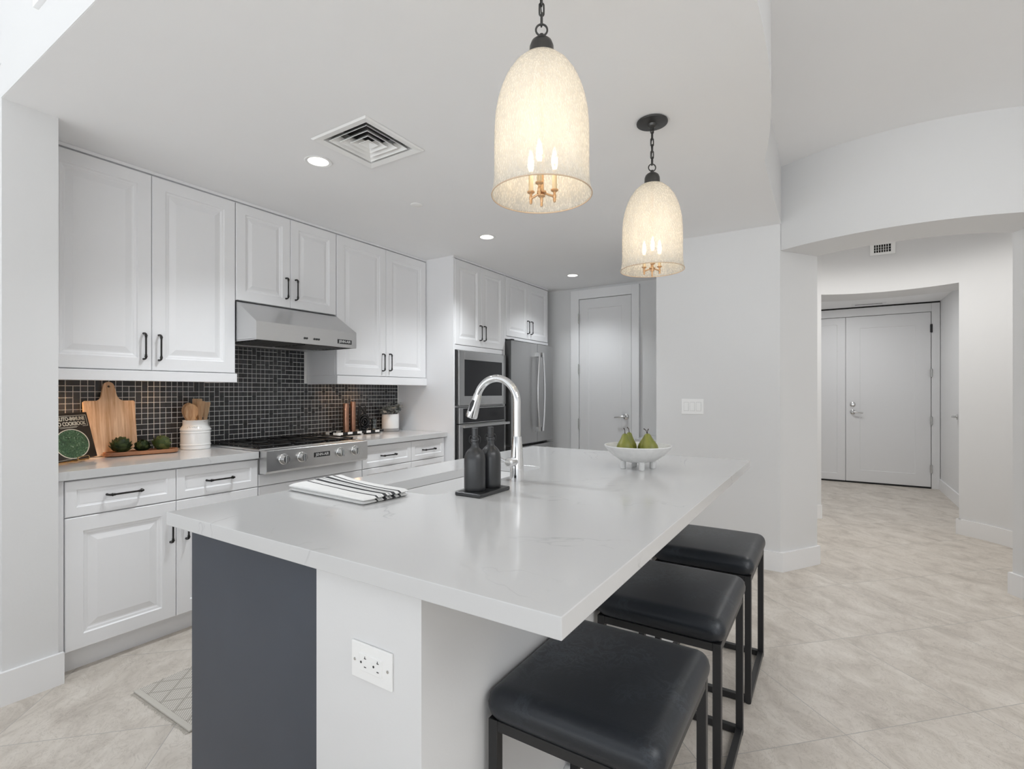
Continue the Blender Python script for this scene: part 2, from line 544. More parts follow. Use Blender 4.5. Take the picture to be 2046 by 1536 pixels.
def towel_mat():
    """White cotton with black stripes laid out across the width (object X)."""
    m, nt, b = nodemat('striped_cotton')
    b.inputs['Roughness'].default_value = 0.9
    at = N(nt, 'ShaderNodeUVMap')
    sep = N(nt, 'ShaderNodeSeparateXYZ')
    nt.links.new(at.outputs['UV'], sep.inputs[0])
    rp = N(nt, 'ShaderNodeValToRGB')
    rp.color_ramp.interpolation = 'CONSTANT'
    Wt, Bk, G = (0.80, 0.80, 0.79, 1), (0.035, 0.036, 0.04, 1), (0.50, 0.50, 0.50, 1)
    stops = [(0.0, Wt), (0.28, Bk), (0.32, Wt), (0.35, G), (0.36, Wt), (0.385, G), (0.395, Wt), (0.435, Bk), (0.51, Wt),
             (0.54, G), (0.552, Wt), (0.565, Bk), (0.580, Wt), (0.592, G), (0.604, Wt), (0.625, Bk), (0.70, Wt),
             (0.72, G), (0.73, Wt), (0.755, G), (0.765, Wt), (0.785, Bk), (0.825, Wt)]
    e = rp.color_ramp.elements
    e[0].position, e[0].color = stops[0]
    e[1].position, e[1].color = stops[1]
    for p, c in stops[2:]:
        x = e.new(p)
        x.color = c
    nt.links.new(sep.outputs['X'], rp.inputs['Fac'])
    nt.links.new(rp.outputs['Color'], b.inputs['Base Color'])
    tc = N(nt, 'ShaderNodeTexCoord')
    wv = N(nt, 'ShaderNodeTexNoise', Scale=700.0, Detail=1.0)
    nt.links.new(tc.outputs['Object'], wv.inputs['Vector'])
    bp = N(nt, 'ShaderNodeBump', Strength=0.25, Distance=0.001)
    nt.links.new(wv.outputs['Fac'], bp.inputs['Height'])
    nt.links.new(bp.outputs['Normal'], b.inputs['Normal'])
    return m


TOWEL = towel_mat()


def rug_mat():
    m, nt, b = nodemat('woven_rug')
    b.inputs['Roughness'].default_value = 0.95
    tc = N(nt, 'ShaderNodeTexCoord')
    sep = N(nt, 'ShaderNodeSeparateXYZ')
    nt.links.new(tc.outputs['Object'], sep.inputs[0])

    def tri(sign):
        a = N(nt, 'ShaderNodeMath', operation='MULTIPLY_ADD')
        a.inputs[1].default_value = sign * 1.15
        nt.links.new(sep.outputs['Y'], a.inputs[0])
        nt.links.new(sep.outputs['X'], a.inputs[2])
        p = N(nt, 'ShaderNodeMath', operation='PINGPONG')
        p.inputs[1].default_value = 0.062
        nt.links.new(a.outputs[0], p.inputs[0])
        l = N(nt, 'ShaderNodeMath', operation='LESS_THAN')
        l.inputs[1].default_value = 0.007
        nt.links.new(p.outputs[0], l.inputs[0])
        return l
    t1, t2 = tri(1), tri(-1)
    mxm = N(nt, 'ShaderNodeMath', operation='MAXIMUM')
    nt.links.new(t1.outputs[0], mxm.inputs[0])
    nt.links.new(t2.outputs[0], mxm.inputs[1])
    ck = N(nt, 'ShaderNodeTexChecker', Scale=170.0)
    ck.inputs['Color1'].default_value = (0.36, 0.335, 0.30, 1)
    ck.inputs['Color2'].default_value = (0.70, 0.66, 0.60, 1)
    nt.links.new(tc.outputs['Object'], ck.inputs['Vector'])
    mx = N(nt, 'ShaderNodeMix', data_type='RGBA', blend_type='MULTIPLY')
    mx.inputs['B'].default_value = (0.62, 0.60, 0.57, 1)
    mm = N(nt, 'ShaderNodeMath', operation='MULTIPLY')
    mm.inputs[1].default_value = 0.6
    nt.links.new(mxm.outputs[0], mm.inputs[0])
    nt.links.new(mm.outputs[0], mx.inputs['Factor'])
    nt.links.new(ck.outputs['Color'], mx.inputs['A'])
    nt.links.new(mx.outputs['Result'], b.inputs['Base Color'])
    bp = N(nt, 'ShaderNodeBump', Strength=0.6, Distance=0.003)
    nt.links.new(ck.outputs['Fac'], bp.inputs['Height'])
    nt.links.new(bp.outputs['Normal'], b.inputs['Normal'])
    return m


RUG = rug_mat()
RUGEDGE = plain('rug_binding', (0.56, 0.53, 0.48), 0.95, bump=0.5, bscale=500)

# ------------------------------------------------------------------ mesh helpers


def R2(a):
    return math.radians(a)


class MB:
    """Collects shapes (world coordinates) and links them as ONE mesh object."""

    def __init__(self):
        self.bm = bmesh.new()
        self.bev = False

    def face(self, pts):
        vs = [self.bm.verts.new(p) for p in pts]
        return self.bm.faces.new(vs)

    def box(self, x0, x1, y0, y1, z0, z1, bev=0.0, seg=2):
        tmp = bmesh.new()
        M = Matrix.Translation(((x0 + x1) / 2, (y0 + y1) / 2, (z0 + z1) / 2)) @ Matrix.Diagonal((x1 - x0, y1 - y0, z1 - z0, 1))
        bmesh.ops.create_cube(tmp, size=1.0, matrix=M)
        if bev > 0:
            self.bev = True
            bmesh.ops.bevel(tmp, geom=tmp.edges[:], offset=bev, segments=seg, profile=0.5, affect='EDGES')
        self.merge(tmp)
        return self

    def merge(self, tmp, M=None):
        if M is not None:
            bmesh.ops.transform(tmp, matrix=M, verts=tmp.verts)
        me = bpy.data.meshes.new('tmp')
        tmp.to_mesh(me)
        tmp.free()
        self.bm.from_mesh(me)
        bpy.data.meshes.remove(me)

    def lathe(self, prof, c=(0, 0), n=32, axis=None, closed=False):
        """prof: list of (r, z) turned about the vertical through c; axis: optional Matrix applied after."""
        tmp = bmesh.new()
        rings = []
        for r, z in prof:
            if r < 1e-6:
                rings.append([tmp.verts.new((0, 0, z))])
            else:
                rings.append([tmp.verts.new((r * math.cos(2 * PI * k / n), r * math.sin(2 * PI * k / n), z)) for k in range(n)])
        pairs = list(zip(rings, rings[1:]))
        if closed:
            pairs.append((rings[-1], rings[0]))
        for a, b in pairs:
            for k in range(n):
                k2 = (k + 1) % n
                if len(a) == 1 and len(b) == 1:
                    continue
                if len(a) == 1:
                    tmp.faces.new((a[0], b[k], b[k2]))
                elif len(b) == 1:
                    tmp.faces.new((a[k], a[k2], b[0]))
                else:
                    tmp.faces.new((a[k], a[k2], b[k2], b[k]))
        self.merge(tmp, axis if axis is not None else Matrix.Translation((c[0], c[1], 0)))
        return self

    def tube(self, pts, rad, n=10, cap=True, closed=False, flat=None):
        """A round (or flattened) tube along pts."""
        P = [Vector(p) for p in pts]
        m = len(P)
        rs = rad if isinstance(rad, (list, tuple)) else [rad] * m
        T = []
        for i in range(m):
            if closed:
                t = P[(i + 1) % m] - P[i - 1]
            else:
                t = P[min(i + 1, m - 1)] - P[max(i - 1, 0)]
            T.append(t.normalized())
        up = Vector((0, 0, 1)) if abs(T[0].z) < 0.9 else Vector((1, 0, 0))
        u = T[0].cross(up).normalized()
        rings = []
        for i in range(m):
            u = (u - T[i] * u.dot(T[i])).normalized()
            w = T[i].cross(u).normalized()
            fl = flat if flat else 1.0
            rings.append([self.bm.verts.new(P[i] + (u * math.cos(2 * PI * k / n) + w * fl * math.sin(2 * PI * k / n)) * rs[i]) for k in range(n)])
        seq = list(zip(rings, rings[1:]))
        if closed:
            seq.append((rings[-1], rings[0]))
        for a, b in seq:
            for k in range(n):
                self.bm.faces.new((a[k], a[(k + 1) % n], b[(k + 1) % n], b[k]))
        if cap and not closed:
            self.bm.faces.new(list(reversed(rings[0])))
            self.bm.faces.new(rings[-1])
        return self

    def prism(self, poly, z0, z1, holes=()):
        """Vertical prism of a (possibly concave) outline with holes."""
        tmp = bmesh.new()
        loops = [poly] + list(holes)
        for z in (z0, z1):
            es = []
            for lp in loops:
                vs = [tmp.verts.new((x, y, z)) for x, y in lp]
                es += [tmp.edges.new((vs[i], vs[(i + 1) % len(vs)])) for i in range(len(vs))]
            bmesh.ops.triangle_fill(tmp, use_beauty=True, use_dissolve=False, edges=es)
        for lp in loops:
            n = len(lp)
            for i in range(n):
                a, b = lp[i], lp[(i + 1) % n]
                vs = [tmp.verts.new(p) for p in ((a[0], a[1], z0), (b[0], b[1], z0), (b[0], b[1], z1), (a[0], a[1], z1))]
                tmp.faces.new(vs)
        bmesh.ops.remove_doubles(tmp, verts=tmp.verts, dist=1e-5)
        bmesh.ops.recalc_face_normals(tmp, faces=tmp.faces)
        self.merge(tmp)
        return self

    def arc_wall(self, c, r0, r1, a0, a1, z0, z1, n=24):
        inner = [(c[0] + r0 * math.cos(R2(a0 + (a1 - a0) * k / n)), c[1] + r0 * math.sin(R2(a0 + (a1 - a0) * k / n))) for k in range(n + 1)]
        outer = [(c[0] + r1 * math.cos(R2(a0 + (a1 - a0) * k / n)), c[1] + r1 * math.sin(R2(a0 + (a1 - a0) * k / n))) for k in range(n + 1)]
        tmp = bmesh.new()
        def ring(pts, z):
            return [tmp.verts.new((x, y, z)) for x, y in pts]
        A, B, C, D = ring(inner, z0), ring(outer, z0), ring(outer, z1), ring(inner, z1)
        for p, q in ((A, B), (B, C), (C, D), (D, A)):
            for k in range(n):
                tmp.faces.new((p[k], p[k + 1], q[k + 1], q[k]))
        tmp.faces.new((A[0], B[0], C[0], D[0]))
        tmp.faces.new((A[n], B[n], C[n], D[n]))
        self.merge(tmp)
        return self

    def panel(self, u0, u1, v0, v1, rings, th, fmap):
        """A door/drawer front: nested rectangles (inset, depth) facing along fmap's -d."""
        vs = []
        def rect(i, d):
            return [self.bm.verts.new(fmap(*p, d)) for p in ((u0 + i, v0 + i), (u1 - i, v0 + i), (u1 - i, v1 - i), (u0 + i, v1 - i))]
        vs.append(rect(0, th))
        for i, d in rings:
            vs.append(rect(i, d))
        for a, b in zip(vs, vs[1:]):
            for k in range(4):
                self.bm.faces.new((a[k], a[(k + 1) % 4], b[(k + 1) % 4], b[k]))
        self.bm.faces.new(vs[-1])
        self.bm.faces.new(list(reversed(vs[0])))
        return self

    def build(self, name, mat, parent=None, smooth=35, local=False, mats=None):
        bm = self.bm
        bmesh.ops.recalc_face_normals(bm, faces=bm.faces)
        me = bpy.data.meshes.new(name)
        if parent is not None and not local:
            root = parent
            while root.parent is not None:
                root = root.parent
            bmesh.ops.translate(bm, verts=bm.verts, vec=-Vector(root.location))
        bm.to_mesh(me)
        bm.free()
        me.materials.append(mat)
        for m in (mats or []):
            me.materials.append(m)
        if smooth:
            me.polygons.foreach_set('use_smooth', [True] * len(me.polygons))
            me.set_sharp_from_angle(angle=R2(smooth))
        o = bpy.data.objects.new(name, me)
        COL.objects.link(o)
        if parent is not None:
            o.parent = parent
        if self.bev and smooth:
            wn = o.modifiers.new('weighted_normals', 'WEIGHTED_NORMAL')
            wn.keep_sharp = True
        return o


def thing(name, label, cat, loc=(0, 0, 0), rotz=0.0, group=None):
    o = bpy.data.objects.new(name, None)
    o.empty_display_size = 0.05
    COL.objects.link(o)
    o.location = loc
    o.rotation_euler = (0, 0, rotz)
    return tag(o, label, cat, group)


def tag(o, label, cat, group=None):
    o['label'] = label
    o['category'] = cat
    if group:
        o['group'] = group
    return o


def struct(name, mb, mat, smooth=35):
    o = mb.build(name, mat, smooth=smooth)
    o['kind'] = 'structure'
    return o


def dup(root, loc, rotz=None, label=None):
    r = root.copy()
    COL.objects.link(r)
    r.location = loc
    if rotz is not None:
        r.rotation_euler = (0, 0, rotz)
    if label:
        r['label'] = label
    for ch in list(root.children):
        c = ch.copy()
        COL.objects.link(c)
        c.parent = r
        for g in ch.children:
            d = g.copy()
            COL.objects.link(d)
            d.parent = c
    return r


def text_into(mb, s, size, fmap, depth=0.0008, spacing=1.0, bold=0.0, width=None):
    """Adds extruded lettering; fmap(x, y, z) places the text's own plane in the world. Origin = text centre."""
    cu = bpy.data.curves.new('lettering', 'FONT')
    cu.body = s
    cu.size = size
    cu.extrude = depth
    cu.space_character = spacing
    cu.offset = bold
    cu.align_x = 'CENTER'
    cu.align_y = 'CENTER'
    to = bpy.data.objects.new('lettering', cu)
    COL.objects.link(to)
    dg = bpy.context.evaluated_depsgraph_get()
    dg.update()
    me = bpy.data.meshes.new_from_object(to.evaluated_get(dg))
    bpy.data.objects.remove(to)
    xs = [v.co.x for v in me.vertices]
    k = 1.0
    if width and xs:
        k = width / max(1e-6, max(xs) - min(xs))
    tmp = bmesh.new()
    tmp.from_mesh(me)
    for v in tmp.verts:
        v.co = Vector(fmap(v.co.x * k, v.co.y, v.co.z))
    bpy.data.meshes.remove(me)
    mb.merge(tmp)


def FY(yf):          # a front facing -Y
    return lambda u, v, d: (u, yf + d, v)


def FX(xf):          # a front facing -X (u runs along Y)
    return lambda u, v, d: (xf + d, u, v)


RAISED = [(0.0, 0.003), (0.003, 0.0), (0.064, 0.0), (0.069, 0.006), (0.078, 0.0075), (0.084, 0.011), (0.090, 0.011), (0.118, 0.004), (0.121, 0.004)]
RAISED_S = [(0.0, 0.003), (0.003, 0.0), (0.058, 0.0), (0.063, 0.006), (0.070, 0.0075), (0.075, 0.011), (0.080, 0.011), (0.102, 0.004), (0.105, 0.004)]
DRAWERF = [(0.0, 0.003), (0.003, 0.0), (0.040, 0.0), (0.0435, 0.006), (0.049, 0.0075), (0.053, 0.0065), (0.056, 0.0065)]
FLATP = [(0.0, 0.002), (0.002, 0.0), (0.105, 0.0), (0.112, 0.006), (0.115, 0.006)]


def pull(parent, c, vertical, yf, L=0.135):
    """Dark bar pull with ball ends, standing off a front at y = yf."""
    mb = MB()
    x, z = c
    h = L / 2
    def P(t, y):
        return (x, y, z + t) if vertical else (x + t, y, z)
    y2 = yf - 0.028
    mb.tube([P(-h, yf + 0.001), P(-h, yf - 0.018), P(-h + 0.004, y2 + 0.002), P(-h + 0.012, y2), P(-h + 0.022, y2), P(h - 0.022, y2),
             P(h - 0.012, y2), P(h - 0.004, y2 + 0.002), P(h, yf - 0.018), P(h, yf + 0.001)],
            [0.0062, 0.0048, 0.0052, 0.0062, 0.0045, 0.0045, 0.0062, 0.0052, 0.0048, 0.0062], n=10)
    for s in (-1, 1):
        for t, r in ((s * (h - 0.012), 0.0075), (s * (h - 0.020), 0.006)):
            p = P(t, y2)
            M = Matrix.Translation(p) @ (Matrix.Identity(4) if vertical else Matrix.Rotation(PI / 2, 4, 'Y'))
            mb.lathe([(0.0, -0.003), (r, -0.002), (r, 0.002), (0.0, 0.003)], n=12, axis=M)
    return mb.build('handle', BRONZE, parent)


def cdoor(parent, x0, x1, z0, z1, yf, rings=RAISED, hx=None, hz=None, name='cabinet_door'):
    d = MB().panel(x0, x1, z0, z1, rings, 0.02, FY(yf)).build(name, CAB, parent, smooth=0)
    if hx is not None:
        pull(d, (hx, hz), True, yf)
    return d


def drawer(parent, x0, x1, z0, z1, yf, L=0.14):
    d = MB().panel(x0, x1, z0, z1, DRAWERF, 0.02, FY(yf)).build('drawer', CAB, parent, smooth=0)
    pull(d, ((x0 + x1) / 2, (z0 + z1) / 2), False, yf, L)
    return d


# ------------------------------------------------------------------ the setting
ZC, ZL, ZH = 2.45, 2.85, 3.25
RC = (5.137, -0.43)                       # centre of the round foyer
RO, RI = 1.335, 0.95
HALF = 33.4


def on(r, a):
    return (RC[0] + r * math.cos(R2(a)), RC[1] + r * math.sin(R2(a)))


mb = MB()
mb.box(-3.0, 9.0, -4.2, 4.6, -0.05, 0.0)
struct('floor', mb, FLOOR)

# kitchen ceiling: its living-room edge is a shallow curve between two straight runs
edge = [(4.03, 0.303), (3.26, 0.30), (2.88, 0.293)]
cx0, R_e = 1.85, None
hc, sag = 1.03, 0.103
R_e = (hc * hc + sag * sag) / (2 * sag)
yc_e = 0.19 + R_e
for k in range(1, 24):
    x = 2.88 - 2.06 * k / 24
    edge.append((x, yc_e - math.sqrt(R_e * R_e - (x - cx0) ** 2)))
edge += [(0.82, 0.293), (0.618, 0.30)]
outline = edge + [(0.618, 3.60), (5.45, 3.60), (5.45, 0.62), (4.03, 0.62)]


def circ(c, r, n=28):
    return [(c[0] + r * math.cos(-2 * PI * k / n), c[1] + r * math.sin(-2 * PI * k / n)) for k in range(n)]


CANS = [(1.658, 2.23), (3.157, 2.23), (4.665, 2.23)]
VX0, VX1, VY0, VY1 = 1.505, 1.845, 1.702, 2.047
holes = [circ(c, 0.054) for c in CANS] + [[(VX0, VY0), (VX0, VY1), (VX1, VY1), (VX1, VY0)]]
ck_ = MB().prism(outline, ZC, ZC + 0.14, holes).build('ceiling_kitchen', CEIL, mats=[WALL])
ck_['kind'] = 'structure'
for p_ in ck_.data.polygons:          # the painted edge of the drop ceiling is wall paint
    if abs(p_.normal.z) < 0.5:
        p_.material_index = 1
struct('trim_fascia', MB().prism(edge + [(0.618, 0.62), (4.03, 0.62)], ZC + 0.14, ZL + 0.02), WALL)
mb = MB()
mb.box(0.616, 0.80, 0.64, 2.83, ZC + 0.0008, ZH)
mb.box(0.616, 0.80, 2.83, 4.4, ZC + 0.14, ZH)
struct('wall_header', mb, WALL)
# niche with a raised surround, high on the header wall
mb = MB()
mb.box(0.600, 0.618, 1.2, 2.39, 2.625, 3.1, 0.003)
struct('trim_1', mb, TRIM)
mb = MB()
mb.box(0.618, 3.75, -4.2, 0.70, ZL, ZL + 0.05)
mb.box(3.75, 8.9, -4.2, 1.2, ZL, ZL + 0.05)
struct('ceiling_living', mb, CEIL)
mb = MB()
mb.box(-2.9, 0.618, -4.2, 4.4, ZH, ZH + 0.05)
mb.box(0.618, 0.66, -4.2, 0.30, ZL, ZH)
struct('ceiling_upper', mb, CEIL)

# walls of the kitchen
mb = MB()
mb.box(0.60, 5.45, 3.43, 3.60, 0, ZC)
struct('wall_back', mb, WALL)
mb = MB()
mb.box(0.618, 0.795, 2.83, 3.43, 0, ZC)
mb.box(0.618, 0.795, 3.43, 4.4, 0, ZC + 0.14)
struct('wall_left', mb, WALL)
mb = MB()
mb.box(5.30, 5.42, 0.72, 3.43, 0, ZC)
struct('wall_pantry', mb, WALL)
inner_l = [on(RI + 0.12, a) for a in (112, 118, 124, 130, 136, 139)] + [on(RI, 180 - HALF - 4)]
mb = MB()
mb.prism([(4.018, 0.311), (4.018, 1.185), (4.15, 1.185), (4.15, 0.72), (5.30, 0.72), (5.30, 0.655)] + [on(RI + 0.12, a) for a in (95, 105)] + inner_l
         + [on(RI, 180 - HALF), ], 0, ZC)
struct('wall_switch', mb, WALL)
# round foyer: near header, far header, side walls
mb = MB()
mb.arc_wall(RC, RI, RO, 180 - HALF, 180 + HALF, 2.262, ZL, 28)
struct('wall_arch', mb, WALL)
mb = MB()
mb.arc_wall(RC, RI, RI + 0.42, -HALF, HALF, 2.239, ZL, 28)
struct('wall_foyer', mb, WALL)
mb = MB()
mb.arc_wall(RC, RI, RI + 0.12, HALF, 180 - HALF - 2, 0, ZL, 30)
struct('wall_foyer_left', mb, WALL)
mb = MB()
mb.arc_wall(RC, RI, RI + 0.12, 180 + HALF + 2, 360 - HALF, 0, ZL, 30)
struct('wall_foyer_right', mb, WALL)
# right-hand pier of the arch and the wall running on from it
a = 180 + HALF
mb = MB()
mb.prism([on(RO, a), on(RI, a), on(RI, a + 4), on(RI + 0.12, a + 7), (4.32, -1.45), (4.32, -4.2), (on(RO, a)[0], -4.2)], 0, ZL)
struct('wall_right', mb, WALL)
mb = MB()
mb.box(4.03, 4.06, 0.29, 0.31, ZC, ZL)
struct('trim_corner', mb, WALL)
# hall beyond the foyer
mb = MB()
mb.box(5.99, 8.65, -1.30, -1.185, 0, ZL)
struct('wall_hall_right', mb, WALL)
mb = MB()
mb.box(6.05, 8.65, 1.05, 1.17, 0, ZL)
struct('wall_hall_left', mb, WALL)
mb = MB()
mb.box(8.53, 8.65, -1.30, 1.17, 0, ZL)
struct('wall_hall_end', mb, WALL)
mb = MB()
mb.prism([on(1.375, t) for t in (-32, -24, -16, -8, 0, 8, 16, 24, 32)] + [(6.30, 1.05), (8.53, 1.05), (8.53, -1.185), (6.30, -1.185)], 2.445, 2.52)
struct('ceiling_hall', mb, CEIL)
# back of the living room: closed long side; the side behind the camera is the window wall
mb = MB()
mb.box(-2.9, 4.05, -4.2, -4.08, 0, ZH)
struct('wall_living', mb, WALL)
mb = MB()
mb.box(-2.9, 0.618, 4.28, 4.4, 0, ZH)
struct('wall_living_left', mb, WALL)
for i, (ya, yb) in enumerate(((-4.0, -1.9), (-1.7, 0.4), (0.6, 2.7))):
    w = MB()
    for y in (ya, (ya + yb) / 2 - 0.03, yb - 0.06):
        w.box(-2.9, -2.82, y, y + 0.06, 0.1, 2.9)
    for z in (0.1, 2.2, 2.84):
        w.box(-2.9, -2.82, ya, yb, z, z + 0.06)
    struct('window_%d' % (i + 1), w, TRIM)

# baseboards (0.135 high, 0.015 thick)
BH, BT = 0.135, 0.016


def baseboard(name, segs):
    mb = MB()
    for s in segs:
        mb.prism(s, 0.0, BH)
    o = struct(name, mb, TRIM)
    return o


baseboard('baseboard_left', [[(0.618 - BT, 2.83 - BT), (0.795 + BT, 2.83 - BT), (0.795 + BT, 2.83), (0.618 - BT, 2.83)],
                             [(0.618 - BT, 2.83), (0.618, 2.83), (0.618, 4.28), (0.618 - BT, 4.28)]])
jl0, jl1 = (4.018, 0.311), on(RI, 180 - HALF)
jd = Vector((jl1[0] - jl0[0], jl1[1] - jl0[1])).normalized()
jn = Vector((jd.y, -jd.x))          # towards the opening
if jn.y > 0:
    jn = -jn
q = lambda p, t, s: (p[0] + jd.x * t + jn.x * s, p[1] + jd.y * t + jn.y * s)
corner = (4.018 - BT, 0.311 - BT * 1.25)
baseboard('baseboard_switch', [[corner, (4.018, 0.311), (4.018, 1.185), (4.018 - BT, 1.185)],
                               [corner, (4.018, 0.311), q(jl1, 0, 0), q(jl1, 0.012, 0), q(jl1, 0.012, BT), q(jl1, 0, BT)]])
a1 = 180 + HALF
kr0, kr1 = on(RO, a1), on(RI, a1)
kd = Vector((kr1[0] - kr0[0], kr1[1] - kr0[1])).normalized()
kn = Vector((-kd.y, kd.x))
if kn.y < 0:
    kn = -kn
kq = lambda p, t, s: (p[0] + kd.x * t + kn.x * s, p[1] + kd.y * t + kn.y * s)
baseboard('baseboard_right', [[kq(kr0, 0, 0), kq(kr0, -0.005, BT), kq(kr1, 0.016, BT), kq(kr1, 0.016, 0)]])
mb = MB()
mb.arc_wall(RC, RI - BT, RI, 180 + HALF, 360 - HALF, 0, BH, 24)
mb.arc_wall(RC, RI - BT, RI + 0.006, 360 - HALF - 1.0, 360 - HALF + 1.0, 0, BH, 2)
mb.arc_wall(RC, RI - BT, RI, HALF, 180 - HALF, 0, BH, 24)
struct('baseboard_foyer', mb, TRIM)
mb = MB()
mb.box(6.02, 8.50, -1.185, -1.185 + BT, 0, BH)
struct('baseboard_hall', mb, TRIM)

# pantry door (door_1) in its casing
cas = MB()
cas.box(5.265, 5.30, 2.440, 2.540, 0, 2.42, 0.002)
cas.box(5.265, 5.30, 1.738, 1.820, 0, 2.42, 0.002)
cas.box(5.265, 5.30, 1.820, 2.440, 2.318, 2.42, 0.002)
struct('trim_2', cas, TRIM)
mb = MB().panel(1.826, 2.434, 0.01, 2.312, FLATP, 0.022, FX(5.274))
d1 = struct('door_1', mb, DOORP, smooth=0)


def lever(parent, fx, y, z, s, L=0.115):
    mb = MB()
    M = Matrix.Translation((fx, y, z)) @ Matrix.Rotation(-PI / 2, 4, 'Y')
    mb.lathe([(0.0, 0.0), (0.032, 0.0), (0.032, 0.006), (0.026, 0.011), (0.012, 0.013), (0.011, 0.045), (0.0, 0.045)], n=24, axis=M)
    mb.tube([(fx - 0.040, y, z), (fx - 0.048, y + s * 0.02, z), (fx - 0.050, y + s * 0.06, z - 0.004), (fx - 0.046, y + s * L, z - 0.010)],
            [0.012, 0.011, 0.009, 0.008], n=12)
    return mb.build('door_handle', NICKEL, parent)


lever(d1, 5.274, 1.885, 0.998, 1)
for z in (2.10, 1.525, 0.905):
    mb = MB()
    mb.tube([(5.262, 2.437, z - 0.055), (5.262, 2.437, z + 0.055)], 0.008, n=10)
    mb.box(5.263, 5.276, 2.428, 2.446, z - 0.05, z + 0.05)
    mb.build('hinge', NICKEL, d1)

# front door pair (door_2, door_3) at the end of the hall
cas = MB()
cas.box(8.49, 8.53, -1.180, -1.095, 0, 2.425, 0.002)
cas.box(8.49, 8.53, 0.93, 1.02, 0, 2.425, 0.002)
cas.box(8.49, 8.53, -1.095, 0.93, 2.315, 2.425, 0.002)
struct('trim_3', cas, DOORP)
mb = MB()
mb.box(8.50, 8.528, -1.18, 1.04, 2.427, 2.445)
struct('gap_shadow_top', mb, GAPD)  # black strip painted in for the shade between casing and ceiling
DP = [(0.0, 0.002), (0.002, 0.0), (0.160, 0.0), (0.164, 0.005), (0.168, 0.005)]
d2 = struct('door_2', MB().panel(-1.088, -0.163, 0.022, 2.308, DP, 0.026, FX(8.502)), DOORP, smooth=0)
lever(d2, 8.502, -0.242, 0.985, -1)
mb = MB()
M = Matrix.Translation((8.502, -0.242, 1.092)) @ Matrix.Rotation(-PI / 2, 4, 'Y')
mb.lathe([(0.0, 0.0), (0.032, 0.0), (0.032, 0.008), (0.022, 0.014), (0.016, 0.015), (0.016, 0.022), (0.0, 0.023)], n=24, axis=M)
mb.build('deadbolt', NICKEL, d2)
for k, z in enumerate((2.095, 1.512, 0.888, 0.259)):
    mb = MB()
    mb.tube([(8.484, -1.092, z - 0.055), (8.484, -1.092, z + 0.055)], 0.010, n=10)
    mb.box(8.486, 8.504, -1.104, -1.080, z - 0.05, z + 0.05)
    mb.build('hinge', BLACKM if k == 0 else NICKEL, d2)
d3 = struct('door_3', MB().panel(-0.155, 0.925, 0.022, 2.308, [(0.0, 0.002), (0.002, 0.0), (0.095, 0.0), (0.099, 0.005), (0.103, 0.005)], 0.026, FX(8.502)), DOORP, smooth=0)
mb = MB()
mb.box(8.50, 8.528, -1.09, 0.93, 0.0, 0.020)
struct('gap_shadow_bottom', mb, GAPD)  # dark strip put in as the shade under the front doors

# ------------------------------------------------------------------ wall cabinets
DT, DG = 2.425, 0.003
YU = 3.08


def upper(name, label, x0, x1, doors, zb, carc_l, group='white wall cabinets', rail=None):
    t = thing(name, label, 'cabinet', (x0, 3.43, zb), group=group)
    b = MB()
    b.box(carc_l, x1, YU + 0.022, 3.428, zb + 0.002, ZC - 0.001)
    b.build('body', CAB, t, smooth=0)
    f = MB()
    f.box(carc_l, x1, YU + 0.001, YU + 0.021, 2.433, ZC - 0.001)
    f.build('top_filler', CAB, t, smooth=0)
    for (a, b2, hx, hz, rg) in doors:
        cdoor(t, a, b2, zb + 0.003, DT, YU, rg, hx, hz)
    if rail:
        r = MB()
        r.box(rail[0], rail[1], YU - 0.008, YU + 0.014, rail[2], zb - 0.002, 0.002)
        r.box(rail[0], rail[0] + 0.02, YU + 0.014, 3.424, rail[2], zb + 0.001)
        r.box(rail[1] - 0.02, rail[1], YU + 0.014, 3.424, rail[2], zb + 0.001)
        r.box(rail[0] + 0.02, rail[1] - 0.02, YU + 0.014, 3.424, zb - 0.018, zb + 0.001)
        r.build('light_rail', CAB, t, smooth=0)
    return t


upper('wall_cabinet', 'white two-door wall cabinet above the cookbook and the utensil crock', 0.80, 1.702,
      [(0.803, 1.2515, 1.214, 1.507, RAISED), (1.2545, 1.700, 1.286, 1.504, RAISED)], 1.378, 0.797, rail=(0.797, 1.708, 1.323))
upper('wall_cabinet', 'short white two-door cabinet above the steel range hood', 1.703, 2.446,
      [(1.706, 2.0725, 2.039, 1.955, RAISED_S), (2.0755, 2.443, 2.110, 1.956, RAISED_S)], 1.826, 1.703)
upper('wall_cabinet', 'white two-door wall cabinet above the potted plant and copper mills', 2.447, 3.420,
      [(2.450, 2.9345, 2.897, 1.503, RAISED), (2.9375, 3.414, 2.974, 1.507, RAISED)], 1.388, 2.447, rail=(2.447, 3.420, 1.323))

# ------------------------------------------------------------------ base cabinets
YB = 2.86


def base(label, x0, x1, splits, hx_list, kx0=None):
    t = thing('base_cabinet', label, 'cabinet', (x0, 3.43, 0), group='white base cabinets')
    b = MB()
    b.box(x0, x1, YB + 0.021, 3.42, 0.105, 0.874)
    b.build('body', CAB, t, smooth=0)
    k = MB()
    k.box(x0, x1, 2.925, 3.40, 0.0, 0.104)
    k.build('toe_kick', CAB, t, smooth=0)
    return t


t = base('white base cabinet with two drawers under the utensil crock', 0.80, 1.715, None, None)
f = MB()
f.box(0.80, 0.822, YB + 0.004, YB + 0.02, 0.105, 0.874)
f.build('filler_strip', CAB, t, smooth=0)
drawer(t, 0.826, 1.2725, 0.707, 0.866, YB)
drawer(t, 1.2755, 1.712, 0.707, 0.866, YB)
cdoor(t, 0.826, 1.2725, 0.109, 0.702, YB, RAISED, 1.247, 0.565)
cdoor(t, 1.2755, 1.712, 0.109, 0.702, YB, RAISED, 1.321, 0.565)

